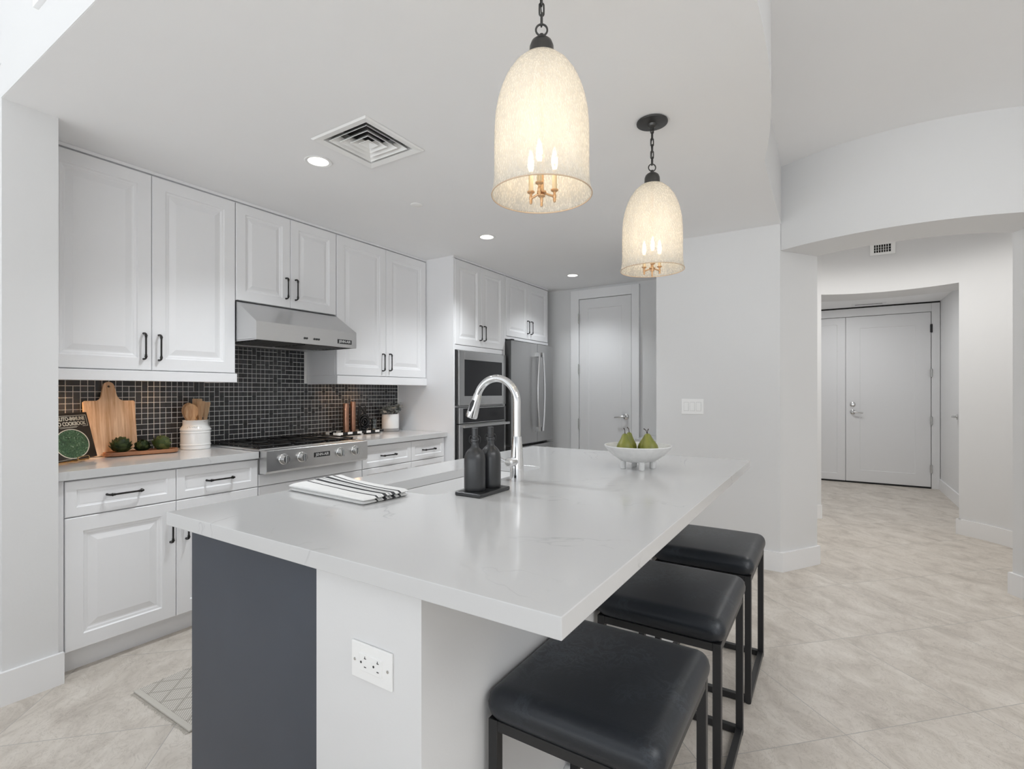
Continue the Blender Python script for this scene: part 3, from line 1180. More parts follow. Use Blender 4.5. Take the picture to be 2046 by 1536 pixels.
t = base('white base cabinet with plain panel directly below the steel cooktop', 1.716, 2.494, None, None)
MB().panel(1.718, 2.492, 0.707, 0.776, [(0.0, 0.002), (0.002, 0.0), (0.01, 0.0)], 0.02, FY(YB)).build('front_panel', CAB, t, smooth=0)
cdoor(t, 1.718, 2.1035, 0.109, 0.702, YB, RAISED, 2.065, 0.60)
cdoor(t, 2.1065, 2.492, 0.109, 0.702, YB, RAISED, 2.145, 0.60)

t = base('white base cabinet with two small drawers beside the tall oven cabinet', 2.495, 3.420, None, None)
drawer(t, 2.498, 2.9975, 0.707, 0.866, YB, 0.145)
drawer(t, 3.0005, 3.405, 0.707, 0.866, YB, 0.145)
drawer(t, 2.498, 2.9975, 0.412, 0.702, YB, 0.145)
drawer(t, 3.0005, 3.405, 0.412, 0.702, YB, 0.145)
drawer(t, 2.498, 2.9975, 0.109, 0.407, YB, 0.145)
drawer(t, 3.0005, 3.405, 0.109, 0.407, YB, 0.145)

# worktops
tag(MB().box(0.797, 1.706, 2.838, 3.424, 0.875, 0.914, 0.0015).build('countertop', QUARTZ, smooth=35),
    'white quartz worktop left of the cooktop carrying the cutting board', 'countertop')
tag(MB().box(2.464, 3.420, 2.838, 3.424, 0.875, 0.914, 0.0015).build('countertop', QUARTZ, smooth=35),
    'white quartz worktop right of the cooktop carrying the potted plant', 'countertop')

# mosaic backsplash: square tiles, some merged two by one
def backsplash():
    p, g = 0.0318, 0.0034
    t = thing('mosaic_backsplash', 'black mosaic tile backsplash with pale grout behind the cooktop', 'backsplash', (0.8, 3.43, 0.914))
    gb = MB()
    gb.box(0.797, 3.420, 3.4255, 3.4295, 0.915, 1.335)
    gb.box(1.705, 2.445, 3.4255, 3.4295, 1.335, 1.80)
    gb.build('grout', GROUT, t, smooth=0)
    tb = MB()
    nx, nz = int((3.420 - 0.797) / p), int((1.80 - 0.915) / p)
    x0, z0 = 0.799, 0.916
    used = set()
    def ok(i, j):
        if i >= nx or j >= nz or (i, j) in used:
            return False
        x, z = x0 + i * p, z0 + j * p
        return z + p < 1.334 or (x > 1.706 and x + p < 2.444)
    rnd = random.Random(3)
    for j in range(nz):
        for i in range(nx):
            if not ok(i, j):
                continue
            w = h = 1
            r = rnd.random()
            if r < 0.10 and ok(i + 1, j):
                w = 2
            elif r < 0.185 and ok(i, j + 1):
                h = 2
            for a in range(w):
                for b in range(h):
                    used.add((i + a, j + b))
            xa, za = x0 + i * p + g / 2, z0 + j * p + g / 2
            xb, zb = x0 + (i + w) * p - g / 2, z0 + (j + h) * p - g / 2
            tb.panel(xa, xb, za, zb, [(0, 0.0006), (0.0008, rnd.uniform(0, 0.0004))], 0.0025, FY(3.4232))
    tb.build('mosaic_tiles', TILE, t, smooth=0)


backsplash()

# under-cabinet puck lights
for i, (x, lab) in enumerate(((0.90, 'warm puck light under the left wall cabinet near the cookbook'),
                              (1.38, 'warm puck light under the left wall cabinet near the crock'),
                              (2.62, 'warm puck light under the right wall cabinet near the cooktop'),
                              (2.86, 'warm puck light under the right wall cabinet above the copper mills'))):
    z = 1.359 if x < 2 else 1.369
    t = thing('puck_light', lab, 'light', (x, 3.34, z), group='under-cabinet puck lights')
    MB().lathe([(0.0, z), (0.034, z), (0.036, z - 0.004), (0.032, z - 0.012), (0.0265, z - 0.012)], (x, 3.34), 24).build('housing', COPPER, t)
    MB().lathe([(0.0, z - 0.010), (0.026, z - 0.010), (0.026, z - 0.012), (0.0, z - 0.0125)], (x, 3.34), 24).build('lens', PUCK, t)
    lamp('puck_lamp', 'SPOT', (x, 3.34, z - 0.02), (5.5, 1.2, 1.6, 2.2)[i], (1.0, 0.58, 0.28), (R2(-18), 0, 0), spot_size=R2(150), spot_blend=0.8, shadow_soft_size=0.025)

# ------------------------------------------------------------------ range hood
t = thing('range_hood', 'stainless steel range hood with sloping top over the cooktop', 'range hood', (2.07, 3.43, 1.58))
x0, x1, yf, yb = 1.704, 2.444, 2.862, 3.42
ix = 0.0
mb = MB()
pr = [(yf, 1.580), (yf, 1.684), (3.075, 1.818), (yb, 1.818), (yb, 1.580)]
A = [mb.bm.verts.new((x0, y, z)) for y, z in pr]
B = [mb.bm.verts.new((x1, y, z)) for y, z in pr]
for k in range(4):
    mb.bm.faces.new((A[k], A[k + 1], B[k + 1], B[k]))
mb.bm.faces.new(A)
mb.bm.faces.new(list(reversed(B)))
lip = MB()
mb.build('canopy', STEEL, t, smooth=0)
b = MB()
b.box(x0 + 0.012, x1 - 0.012, yf + 0.012, yb - 0.09, 1.583, 1.592)
b.build('underside_pan', FILTM, t, smooth=0)
b = MB()
b.box(x0, x1, yf, yf + 0.012, 1.574, 1.582, 0.002)
b.box(x0, x0 + 0.012, yf + 0.012, yb, 1.574, 1.582)
b.box(x1 - 0.012, x1, yf + 0.012, yb, 1.574, 1.582)
b.box(x0 + 0.012, x1 - 0.012, yb - 0.09, yb, 1.572, 1.585, 0.002)
b.build('lower_lip', STEEL, t, smooth=0)
for k in range(2):
    xa = x0 + 0.05 + k * 0.325
    b = MB()
    for q2 in range(9):
        y = yf + 0.07 + q2 * 0.040
        b.box(xa, xa + 0.30, y, y + 0.016, 1.574, 1.583, 0.002)
    b.build('baffle_filter', STEELD, t, smooth=0)
for x in (2.026, 2.042, 2.098, 2.115, 2.132):
    b = MB()
    M = Matrix.Translation((x, yf, 1.611)) @ Matrix.Rotation(PI / 2, 4, 'X')
    b.lathe([(0.0, 0.0), (0.0068, 0.0), (0.0068, 0.004), (0.005, 0.006), (0.0, 0.006)], n=14, axis=M)
    b.build('button', BLACKM, t)


def badge(parent, xa, xb, za, zb, yf):
    b = MB()
    b.box(xa, xb, yf - 0.003, yf, za, zb, 0.001)
    o = b.build('badge', BLACKM, parent, smooth=0)
    l = MB()
    xc, zc = (xa + xb) / 2, (za + zb) / 2
    text_into(l, 'JENN-AIR', (zb - za) * 0.82, lambda x, y, z: (xc + x, yf - 0.0034 - z, zc + y), 0.0005, bold=0.0004, width=(xb - xa) * 0.86)
    l.build('lettering', LOGOW, o, smooth=0)


badge(t, 2.282, 2.400, 1.597, 1.627, yf)

# ------------------------------------------------------------------ cooktop
t = thing('gas_cooktop', 'stainless steel gas cooktop with four knobs and black top', 'cooktop', (2.085, 3.1, 0.914))
xa, xb, yp = 1.710, 2.462, 2.768
b = MB()
prof = [(yp + 0.0025, 0.922), (yp, 0.9195), (yp, 0.800), (yp + 0.016, 0.785), (2.8365, 0.785), (2.8365, 0.922)]
tmp = bmesh.new()
va = [tmp.verts.new((xa, y, z)) for y, z in prof]
vb = [tmp.verts.new((xb, y, z)) for y, z in prof]
n = len(prof)
for k in range(n):
    tmp.faces.new((va[k], va[(k + 1) % n], vb[(k + 1) % n], vb[k]))
tmp.faces.new(va)
tmp.faces.new(list(reversed(vb)))
b.merge(tmp)
b.build('control_panel', STEEL, t, smooth=0)
b = MB()
b.box(xa - 0.004, xb - 0.010, 2.838, 3.405, 0.915, 0.928, 0.003)
b.build('rim', STEEL, t)
b = MB()
b.box(xa + 0.010, xb - 0.024, 2.858, 3.395, 0.9275, 0.930)
b.build('top_pan', BLACKG, t, smooth=0)
for gx in (1.835, 2.085, 2.325):
    g = MB()
    for yy in (2.885, 3.125, 3.37):
        g.box(gx - 0.105, gx + 0.105, yy - 0.006, yy + 0.006, 0.936, 0.945, 0.002)
    for xx in (gx - 0.105, gx, gx + 0.105):
        g.box(xx - 0.006, xx + 0.006, 2.885, 3.37, 0.936, 0.945, 0.002)
    for xx in (gx - 0.1, gx + 0.1):
        for yy in (2.89, 3.365):
            g.box(xx - 0.006, xx + 0.006, yy - 0.006, yy + 0.006, 0.930, 0.937)
    g.build('grate', CASTI, t, smooth=0)
for bx, by, r in ((1.835, 3.0, 0.04), (1.835, 3.25, 0.034), (2.085, 3.125, 0.045), (2.325, 3.0, 0.034), (2.325, 3.25, 0.04)):
    MB().lathe([(0.0, 0.9345), (r * 0.8, 0.9345), (r * 0.8, 0.933), (r, 0.932), (r, 0.930), (0.0, 0.930)], (bx, by), 24).build('burner', CASTI, t)
for x in (1.818, 1.940, 2.229, 2.351):
    M = Matrix.Translation((x, yp, 0.864)) @ Matrix.Rotation(PI / 2, 4, 'X')
    z = MB()
    z.lathe([(0.0, 0.0), (0.031, 0.0), (0.032, 0.003), (0.030, 0.006), (0.0275, 0.007)], n=28, axis=M)
    kb = z.build('knob_bezel', CHROME, t)
    z = MB()
    z.lathe([(0.0, 0.003), (0.0265, 0.003), (0.0265, 0.008), (0.0245, 0.012), (0.0235, 0.030), (0.0215, 0.033), (0.0, 0.033)], n=28, axis=M)
    z.box(x - 0.0065, x + 0.0065, yp - 0.042, yp - 0.030, 0.864 - 0.024, 0.864 + 0.024, 0.003)
    z.build('knob', NICKEL, kb)
badge(t, 2.028, 2.146, 0.851, 0.881, yp)

# ------------------------------------------------------------------ tall oven cabinet, microwave, oven, fridge
YT = 2.768
t = thing('oven_cabinet', 'tall white cabinet around the microwave and wall oven', 'cabinet', (3.83, 3.43, 0))
b = MB()
b.box(3.422, 3.441, YT + 0.018, 3.428, 0.0, ZC - 0.001)
b.box(4.214, 4.238, YT + 0.018, 3.428, 0.0, ZC - 0.001)
b.box(3.441, 4.214, YT + 0.020, 3.428, 1.640, ZC - 0.001)
b.box(3.441, 4.214, YT + 0.020, 3.40, 1.127, 1.143)
b.box(3.441, 4.214, YT + 0.020, 3.40, 0.105, 0.40)
b.box(3.441, 4.214, 3.38, 3.428, 0.4, 1.64)
b.build('body', CAB, t, smooth=0)
b = MB()
b.box(3.422, 3.441, YT + 0.002, YT + 0.018, 0.0, 2.430, 0.001)
b.box(4.214, 4.238, YT + 0.002, YT + 0.018, 0.0, 2.430, 0.001)
b.box(3.441, 4.214, YT + 0.004, YT + 0.019, 1.636, 1.677)
b.box(3.422, 4.238, YT + 0.001, YT + 0.018, 2.433, ZC - 0.001)
b.build('face_frame', CAB, t, smooth=0)
cdoor(t, 3.444, 3.8265, 1.681, DT, YT, RAISED_S, 3.806, 1.810)
cdoor(t, 3.8295, 4.212, 1.681, DT, YT, RAISED_S, 3.870, 1.811)
drawer(t, 3.444, 4.212, 0.109, 0.395, YT)

t = thing('microwave', 'built-in stainless microwave with dark glass above the wall oven', 'microwave', (3.83, YT, 1.143))
b = MB()
b.box(3.455, 4.200, YT + 0.006, 3.30, 1.146, 1.634)
b.build('body', BLACKM, t, smooth=0)
b = MB()
y0 = 2.744
b.box(3.466, 3.545, y0, YT + 0.006, 1.146, 1.630, 0.002)
b.box(4.150, 4.213, y0, YT + 0.006, 1.146, 1.630, 0.002)
b.box(3.545, 4.150, y0, YT + 0.006, 1.552, 1.630, 0.002)
b.box(3.545, 4.150, y0, YT + 0.006, 1.146, 1.228, 0.002)
b.build('trim_frame', STEEL, t, smooth=0)
b = MB()
b.box(3.545, 4.150, y0 + 0.004, YT + 0.006, 1.228, 1.552)
b.build('door_glass', OVENG, t, smooth=0)

t = thing('wall_oven', 'built-in black glass wall oven below the microwave', 'oven', (3.83, YT, 0.40))
b = MB()
b.box(3.450, 4.205, YT + 0.006, 3.30, 0.402, 1.126)
b.build('body', BLACKM, t, smooth=0)
b = MB()
b.box(3.470, 4.212, y0, YT + 0.006, 0.985, 1.124, 0.002)
b.build('control_panel', STEEL, t, smooth=0)
b = MB()
b.box(3.526, 4.180, y0 - 0.002, y0 + 0.003, 0.992, 1.118)
b.build('display_glass', OVENG, t, smooth=0)
b = MB()
b.box(3.470, 4.212, y0, YT + 0.006, 0.404, 0.978, 0.002)
b.build('door', STEEL, t, smooth=0)
b = MB()
b.box(3.524, 4.180, y0 - 0.002, y0 + 0.003, 0.46, 0.948)
b.build('window', OVENG, t, smooth=0)
b = MB()
b.box(3.478, 4.206, y0 - 0.055, y0 - 0.035, 0.950, 0.974, 0.004)
b.box(3.490, 3.512, y0 - 0.036, y0 + 0.001, 0.954, 0.970)
b.box(4.172, 4.194, y0 - 0.036, y0 + 0.001, 0.954, 0.970)
b.build('handle', STEEL, t)

t = thing('fridge_cabinet', 'short white two-door cabinet above the steel refrigerator', 'cabinet', (4.69, 3.43, 1.8))
b = MB()
b.box(4.240, 5.145, YT + 0.022, 3.428, 1.805, ZC - 0.001)
b.build('body', CAB, t, smooth=0)
b = MB()
b.box(4.240, 5.145, YT + 0.001, YT + 0.021, 2.433, ZC - 0.001)
b.box(4.240, 5.145, YT + 0.004, YT + 0.021, 1.800, 1.826)
b.box(4.240, 4.259, YT + 0.004, YT + 0.021, 1.826, 2.430)
b.build('face_frame', CAB, t, smooth=0)
cdoor(t, 4.262, 4.6975, 1.830, DT, YT, RAISED_S, 4.672, 1.957)
cdoor(t, 4.7005, 5.134, 1.830, DT, YT, RAISED_S, 4.746, 1.957)

t = thing('refrigerator', 'stainless french-door refrigerator with long curved handles', 'refrigerator', (4.69, 3.0, 0))
b = MB()
b.box(4.262, 5.120, 2.775, 3.41, 0.02, 1.770)
b.box(4.29, 5.09, 2.78, 3.38, 0.0, 0.02)
b.build('body', STEELD, t, smooth=0)
YFR = 2.69


def bowed(xa, xb, za, zb, name):
    """A slightly bowed door front."""
    m = MB()
    nseg = 10
    tmp = bmesh.new()
    rows = []
    for z in (za, zb):
        row = []
        for k in range(nseg + 1):
            x = xa + (xb - xa) * k / nseg
            s = (x - 4.69) / 0.45
            row.append(tmp.verts.new((x, YFR + 0.012 * s * s, z)))
        rows.append(row)
    back = [[tmp.verts.new((xa, 2.770, z)), tmp.verts.new((xb, 2.770, z))] for z in (za, zb)]
    for k in range(nseg):
        tmp.faces.new((rows[0][k], rows[0][k + 1], rows[1][k + 1], rows[1][k]))
    tmp.faces.new((rows[0][0], rows[1][0], back[1][0], back[0][0])).material_index = 1
    tmp.faces.new((rows[0][-1], back[0][1], back[1][1], rows[1][-1])).material_index = 1
    tmp.faces.new((back[0][0], back[1][0], back[1][1], back[0][1]))
    tmp.faces.new(rows[0] + [back[0][1], back[0][0]])
    tmp.faces.new(rows[1] + [back[1][1], back[1][0]])
    m.merge(tmp)
    return m.build(name, STEELV, t, smooth=20, mats=[STEELD])


dl = bowed(4.244, 4.752, 0.728, 1.780, 'door')
dr = bowed(4.756, 5.134, 0.728, 1.780, 'door')
fz = bowed(4.244, 5.134, 0.08, 0.700, 'freezer_drawer')
for d, x, s in ((dl, 4.716, -1), (dr, 4.792, 1)):
    b = MB()
    pts = []
    for k in range(13):
        u = k / 12
        pts.append((x + s * 0.038 * math.sin(PI * u), YFR - 0.052, 0.845 + (1.685 - 0.845) * u))
    b.tube(pts, 0.0125, n=12)
    b.box(x - 0.016, x + 0.016, YFR - 0.05, YFR + 0.008, 1.640, 1.690, 0.004)
    b.box(x - 0.016, x + 0.016, YFR - 0.05, YFR + 0.008, 0.840, 0.888, 0.004)
    b.build('handle', STEEL, d)
b = MB()
b.tube([(4.40, YFR - 0.05, 0.64), (4.98, YFR - 0.05, 0.64)], 0.0125, n=12)
b.box(4.41, 4.44, YFR - 0.05, YFR + 0.008, 0.625, 0.655)
b.box(4.94, 4.97, YFR - 0.05, YFR + 0.008, 0.625, 0.655)
b.build('handle', STEEL, fz)
b = MB()
b.box(4.262, 4.30, 2.70, 2.775, 1.781, 1.795)
b.build('hinge_cover', BLACKM, t, smooth=0)

# small worktop in the alcove behind the switch wall
t = thing('alcove_counter', 'low white counter end in the alcove right of the pantry door', 'counter', (5.1, 1.3, 0))
MB().box(4.90, 5.297, 0.74, 1.66, 0.765, 0.80, 0.002).build('top', QUARTZ, t, smooth=0)
MB().box(4.93, 5.297, 0.74, 1.645, 0.0, 0.765).build('body', CAB, t, smooth=0)

# ------------------------------------------------------------------ island
t = thing('kitchen_island', 'kitchen island with overhanging white quartz top and charcoal end', 'island', (1.77, 1.0, 0))
SX0, SX1, SY0, SY1, SR = 1.30, 2.075, 1.135, 1.432, 0.055


def rrect(x0, x1, y0, y1, r, n=6):
    pts = []
    for cx_, cy_, a0 in ((x1 - r, y1 - r, 0), (x0 + r, y1 - r, 90), (x0 + r, y0 + r, 180), (x1 - r, y0 + r, 270)):
        for k in range(n + 1):
            a_ = R2(a0 + 90 * k / n)
            pts.append((cx_ + r * math.cos(a_), cy_ + r * math.sin(a_)))
    return pts


top = MB().prism([(0.706, 0.356), (2.845, 0.356), (2.845, 1.645), (0.706, 1.645)], 0.876, 0.914, [list(reversed(rrect(SX0, SX1, SY0, SY1, SR)))])
island_top = top.build('countertop', QUARTZ, t, smooth=0)
bv = island_top.modifiers.new('edge', 'BEVEL')
bv.width = 0.0016
bv.segments = 2
bv.limit_method = 'ANGLE'
bv.angle_limit = R2(60)
b = MB()
b.box(0.760, 0.780, 1.008, 1.612, 0.0, 0.875, 0.001)
b.build('end_panel', NAVY, t, smooth=0)
b = MB()
b.box(0.780, 2.79, 1.590, 1.612, 0.10, 0.875)
b.box(0.780, 2.79, 1.535, 1.550, 0.0, 0.10)
b.box(2.770, 2.79, 1.008, 1.590, 0.0, 0.875)
for k in range(4):
    xk = 0.79 + k * 0.495
    b.panel(xk, xk + 0.485, 0.11, 0.865, RAISED, 0.01, lambda u, v, d: (u, 1.632 - d, v))
b.build('cabinet_front', NAVY, t, smooth=0)
b = MB()
b.prism([(0.744, 0.683), (2.80, 0.683), (2.80, 1.007), (0.744, 1.007)], 0.0, 0.8755)
b.build('knee_wall', WALL, t, smooth=0)
b = MB()
b.box(0.78, 2.80, 0.667, 0.683, 0.0, BH, 0.002)
b.build('baseboard', TRIM, t, smooth=0)

# sink under the hole
t = thing('undermount_sink', 'white undermount sink set into the island top', 'sink', (1.69, 1.28, 0.876))
b = MB()
o1, i1, i2 = rrect(SX0 - 0.012, SX1 + 0.012, SY0 - 0.012, SY1 + 0.012, SR + 0.012), rrect(SX0 + 0.002, SX1 - 0.002, SY0 + 0.002, SY1 - 0.002, SR), \
    rrect(SX0 + 0.02, SX1 - 0.02, SY0 + 0.02, SY1 - 0.02, SR)
rows = []
for pts, z in ((o1, 0.8745), (i1, 0.8745), (i1, 0.86), (i2, 0.69)):
    rows.append([b.bm.verts.new((x, y, z)) for x, y in pts])
bot = [b.bm.verts.new((x, y, 0.66)) for x, y in rrect(SX0 + 0.05, SX1 - 0.05, SY0 + 0.05, SY1 - 0.05, SR)]
rows.append(bot)
for p, q2 in zip(rows, rows[1:]):
    for k in range(len(p)):
        b.bm.faces.new((p[k], p[(k + 1) % len(p)], q2[(k + 1) % len(p)], q2[k]))
b.bm.faces.new(bot)
b.build('basin', SINKM, t, smooth=50)
b = MB()
b.box(1.655, 1.675, SY0 + 0.022, SY1 - 0.022, 0.662, 0.80, 0.008)
b.build('divider', SINKM, t)
MB().lathe([(0.0, 0.663), (0.04, 0.663), (0.043, 0.6615), (0.043, 0.6605)], (1.49, 1.29), 24).build('drain', CHROME, t)

# faucet
t = thing('kitchen_faucet', 'chrome gooseneck faucet with pull-down spray head beside the sink', 'faucet', (1.695, 1.052, 0.914))
fx, fy = 1.695, 1.052
b = MB()
b.lathe([(0.0, 0.914), (0.029, 0.914), (0.029, 0.918), (0.0275, 0.95), (0.0255, 1.0), (0.0225, 1.04), (0.0185, 1.085), (0.0175, 1.09)], (fx, fy), 32)
b.build('base', CHROME, t)
b = MB()
zc = 1.222
Rg = 0.098
pts = [(fx, fy, 1.085), (fx, fy, 1.12), (fx, fy, 1.17), (fx, fy, zc)]
for k in range(1, 21):
    a_ = R2(160 * k / 20)
    pts.append((fx, fy + Rg - Rg * math.cos(a_), zc + Rg * math.sin(a_)))
b.tube(pts, 0.0152, n=18)
b.build('spout', CHROME, t)
e1 = Vector(pts[-1])
dv = Vector((0, math.sin(R2(20)), -math.cos(R2(20))))
b = MB()
hp = [e1 + dv * k for k in (0.0, 0.004, 0.03, 0.06, 0.095, 0.102)]
b.tube(hp, [0.0165, 0.017, 0.0195, 0.0225, 0.0255, 0.0245], n=20)
hd = b.build('spray_head', CHROME, t)
b = MB()
c_ = e1 + dv * 0.045
b.tube([e1 + dv * 0.026 + Vector((-0.019, 0, 0)), c_ + Vector((-0.0215, 0, 0)), e1 + dv * 0.075 + Vector((-0.0235, 0, 0))], [0.006, 0.008, 0.006], n=12, flat=0.5)
b.build('spray_button', BLACKM, hd)
b = MB()
b.tube([(fx - 0.012, fy, 0.992), (fx - 0.036, fy, 0.992), (fx - 0.045, fy, 0.992), (fx - 0.060, fy, 0.992), (fx - 0.066, fy, 0.992)],
       [0.017, 0.0175, 0.0185, 0.0185, 0.012], n=20)
b.tube([(fx - 0.056, fy + 0.012, 0.994), (fx - 0.058, fy + 0.045, 1.006), (fx - 0.060, fy + 0.085, 1.022)], [0.006, 0.005, 0.0055], n=10)
b.build('lever', CHROME, t)

# soap bottles on their tray
tag(MB().box(1.343, 1.527, 0.976, 1.082, 0.9142, 0.9275, 0.004, 3).build('bottle_tray', BOTTLE), 'charcoal rectangular tray under the two dark bottles', 'tray')


def bottle(x, y, label, nz):
    z = 0.9277
    t = thing('soap_bottle', label, 'bottle', (x, y, z), group='charcoal swing-top bottles')
    MB().lathe([(0.0, z), (0.034, z), (0.0365, z + 0.004), (0.037, z + 0.012), (0.037, z + 0.105), (0.0355, z + 0.118), (0.031, z + 0.129),
                (0.023, z + 0.139), (0.0155, z + 0.145), (0.0125, z + 0.152), (0.0125, z + 0.166), (0.0145, z + 0.168), (0.0145, z + 0.175),
                (0.012, z + 0.176), (0.0, z + 0.176)], (x, y), 36).build('body', BOTTLE, t)
    MB().lathe([(0.0, z + 0.1765), (0.011, z + 0.1765), (0.0115, z + 0.184), (0.0098, z + 0.186), (0.0105, z + 0.205), (0.0112, z + 0.213),
                (0.0, z + 0.214)], (x, y), 24).build('stopper', BOTTLE, t)
    b = MB()
    for s in (-1, 1):
        dx, dy = s * 0.844, -s * 0.0 + s * -0.536
        dx, dy = s * 0.54, -s * 0.84
        r = 0.0145
        b.tube([(x + dx * 0.013, y + dy * 0.013, z + 0.160), (x + dx * 0.0185, y + dy * 0.0185, z + 0.165), (x + dx * 0.0195, y + dy * 0.0195, z + 0.180),
                (x + dx * 0.015, y + dy * 0.015, z + 0.187), (x + dx * 0.010, y + dy * 0.010, z + 0.187)], 0.0014, n=8)
    b.build('wire_bail', BLACKM, t)
    return t


bottle(1.397, 1.037, 'charcoal bottle on the tray farther from the faucet', 0)
bottle(1.481, 1.030, 'charcoal bottle on the tray right next to the faucet', 0)

# folded towel
def towel():
    A, Bc, Cc, D = Vector((1.088, 1.628)), Vector((1.066, 1.218)), Vector((1.252, 1.206)), Vector((1.318, 1.632))
    nu, nv = 28, 36
    mb = MB()
    uvl = mb.bm.loops.layers.uv.new('UVMap')
    def P(u, v):
        a_ = A.lerp(Bc, v)
        b_ = D.lerp(Cc, v)
        return a_.lerp(b_, u)
    layers = [(0.9145, 0.0105), (0.9255, 0.0115)]
    for li, (zb, th) in enumerate(layers):
        grid = {}
        for side in (0, 1):
            for i in range(nu + 1):
                for j in range(nv + 1):
                    u, v = i / nu, j / nv
                    p = P(0.004 + u * 0.992 - (0.012 if li == 0 and v < 0.5 else 0) * 0, v)
                    edge_d = min(u, 1 - u, ) * 0.22
                    ev = min(v, 1 - v) * 0.41
                    rnd_ = min(1.0, min(edge_d, ev) / 0.008)
                    k = math.sqrt(max(0.0, 1 - (1 - rnd_) ** 2))
                    wav = 0.0018 * math.sin(5.0 * v + 2.0 * u) + 0.0012 * math.sin(11 * u + 3 * v)
                    if li == 1:
                        wav += 0.004 * max(0.0, (0.25 - v) / 0.25) * (0.4 + u)
                    else:
                        wav = min(0.0, wav) * 0.0
                    zz = zb + (th * (0.5 + 0.5 * k) + (wav if li == 1 else 0)) if side else zb + th * (0.5 - 0.5 * k)
                    grid[side, i, j] = mb.bm.verts.new((p.x, p.y, zz))
        def quad(keys):
            f = mb.bm.faces.new([grid[k] for k in keys])
            for lp, k in zip(f.loops, keys):
                lp[uvl].uv = (k[1] / nu, k[2] / nv)
        for i in range(nu):
            for j in range(nv):
                quad([(1, i, j), (1, i + 1, j), (1, i + 1, j + 1), (1, i, j + 1)])
                quad([(0, i, j), (0, i, j + 1), (0, i + 1, j + 1), (0, i + 1, j)])
        for i in range(nu):
            quad([(0, i, 0), (0, i + 1, 0), (1, i + 1, 0), (1, i, 0)])
            quad([(0, i, nv), (1, i, nv), (1, i + 1, nv), (0, i + 1, nv)])
        for j in range(nv):
            quad([(0, 0, j), (1, 0, j), (1, 0, j + 1), (0, 0, j + 1)])
            quad([(0, nu, j), (0, nu, j + 1), (1, nu, j + 1), (1, nu, j)])
    o = mb.build('dish_towel', TOWEL, smooth=60)
    tag(o, 'folded white dish towel with black stripes on the island', 'towel')


towel()

# footed bowl and pears
bx, by = 2.261, 0.752
t = thing('footed_bowl', 'white stoneware bowl on stubby feet holding green pears', 'bowl', (bx, by, 0.914))
MB().lathe([(0.0, 0.9455), (0.05, 0.9465), (0.085, 0.957), (0.118, 0.980), (0.143, 1.008), (0.151, 1.019), (0.1505, 1.0225), (0.146, 1.022), (0.137, 1.009),
            (0.113, 0.985), (0.08, 0.964), (0.04, 0.9545), (0.0, 0.954)], (bx, by), 56).build('bowl', BOWLM, t)
for dx, dy in ((-0.050, -0.034), (-0.036, 0.057), (0.036, -0.057), (0.050, 0.034)):
    MB().lathe([(0.0, 0.9145), (0.0115, 0.9145), (0.013, 0.918), (0.0135, 0.953), (0.0, 0.954)], (bx + dx, by + dy), 18).build('foot', BOWLM, t)
RTX, RTY, FWX, FWY = 0.316, -0.949, 0.949, 0.316


def pear(lat, fwd, z0, h, r, lean, label, bend):
    x, y = bx + lat * RTX + fwd * FWX, by + lat * RTY + fwd * FWY
    t = thing('green_pear', label, 'pear', (x, y, z0), group='green pears in the bowl')
    prof = [(0.0, 0.004), (0.35, 0.0), (0.72, 0.05), (0.95, 0.18), (1.0, 0.33), (0.93, 0.47), (0.77, 0.60), (0.58, 0.72), (0.44, 0.83), (0.36, 0.92), (0.24, 0.98), (0.08, 1.0), (0.0, 0.99)]
    b = MB()
    M = Matrix.Translation((x, y, z0)) @ Matrix.Rotation(lean[0], 4, 'X') @ Matrix.Rotation(lean[1], 4, 'Y')
    b.lathe([(p * r, q * h) for p, q in prof], n=28, axis=M)
    o = b.build('fruit', PEAR, t, smooth=80)
    b = MB()
    p0 = M @ Vector((0, 0, h * 0.985))
    p1 = M @ Vector((bend * 0.2 * RTX, bend * 0.2 * RTY, h + 0.015))
    p2 = M @ Vector((bend * RTX, bend * RTY, h + 0.024))
    b.tube([p0, p0.lerp(p1, 0.6), p1, p2], [0.0022, 0.0015, 0.0016, 0.0024], n=8)
    b.build('stem', STEMM, t)


pear(-0.058, -0.028, 0.970, 0.106, 0.038, (0.0, 0.05), 'green pear at the front left of the bowl', -0.006)
pear(-0.040, 0.046, 0.970, 0.106, 0.036, (0.0, 0.03), 'green pear at the back left of the bowl', -0.010)
pear(0.056, -0.018, 0.970, 0.108, 0.041, (-0.12, -0.08), 'largest green pear at the front right of the bowl', -0.012)
pear(0.030, 0.060, 0.970, 0.102, 0.035, (0.16, -0.1), 'green pear at the back right with its stem tilted left', 0.003)

# outlet on the end of the island's white knee wall
t = thing('power_outlet', 'white horizontal power outlet on the island end wall', 'outlet', (0.744, 0.82, 0.69))
b = MB()
b.box(0.7385, 0.744, 0.759, 0.881, 0.651, 0.729, 0.0025)
b.build('cover_plate', PLAST, t)
b = MB()
b.box(0.7365, 0.7395, 0.786, 0.854, 0.672, 0.708, 0.0008)
rc = b.build('receptacle', PLAST, t, smooth=0)
for yc2 in (0.839, 0.801):
    b = MB()
    b.box(0.7360, 0.7367, yc2 - 0.0065, yc2 - 0.0045 + 0.004, 0.699, 0.7005)
    b.box(0.7360, 0.7367, yc2 - 0.0035, yc2 - 0.002, 0.6995, 0.7045)
    b.box(0.7360, 0.7367, yc2 - 0.0065, yc2 - 0.0005, 0.681, 0.6828)
    b.lathe([(0.0, 0.0), (0.0026, 0.0), (0.0026, 0.0006), (0.0, 0.0006)], n=12, axis=Matrix.Translation((0.7366, yc2 + 0.009, 0.69)) @ Matrix.Rotation(-PI / 2, 4, 'Y'))
    b.build('slots', DARKS, rc, smooth=0)
b = MB()
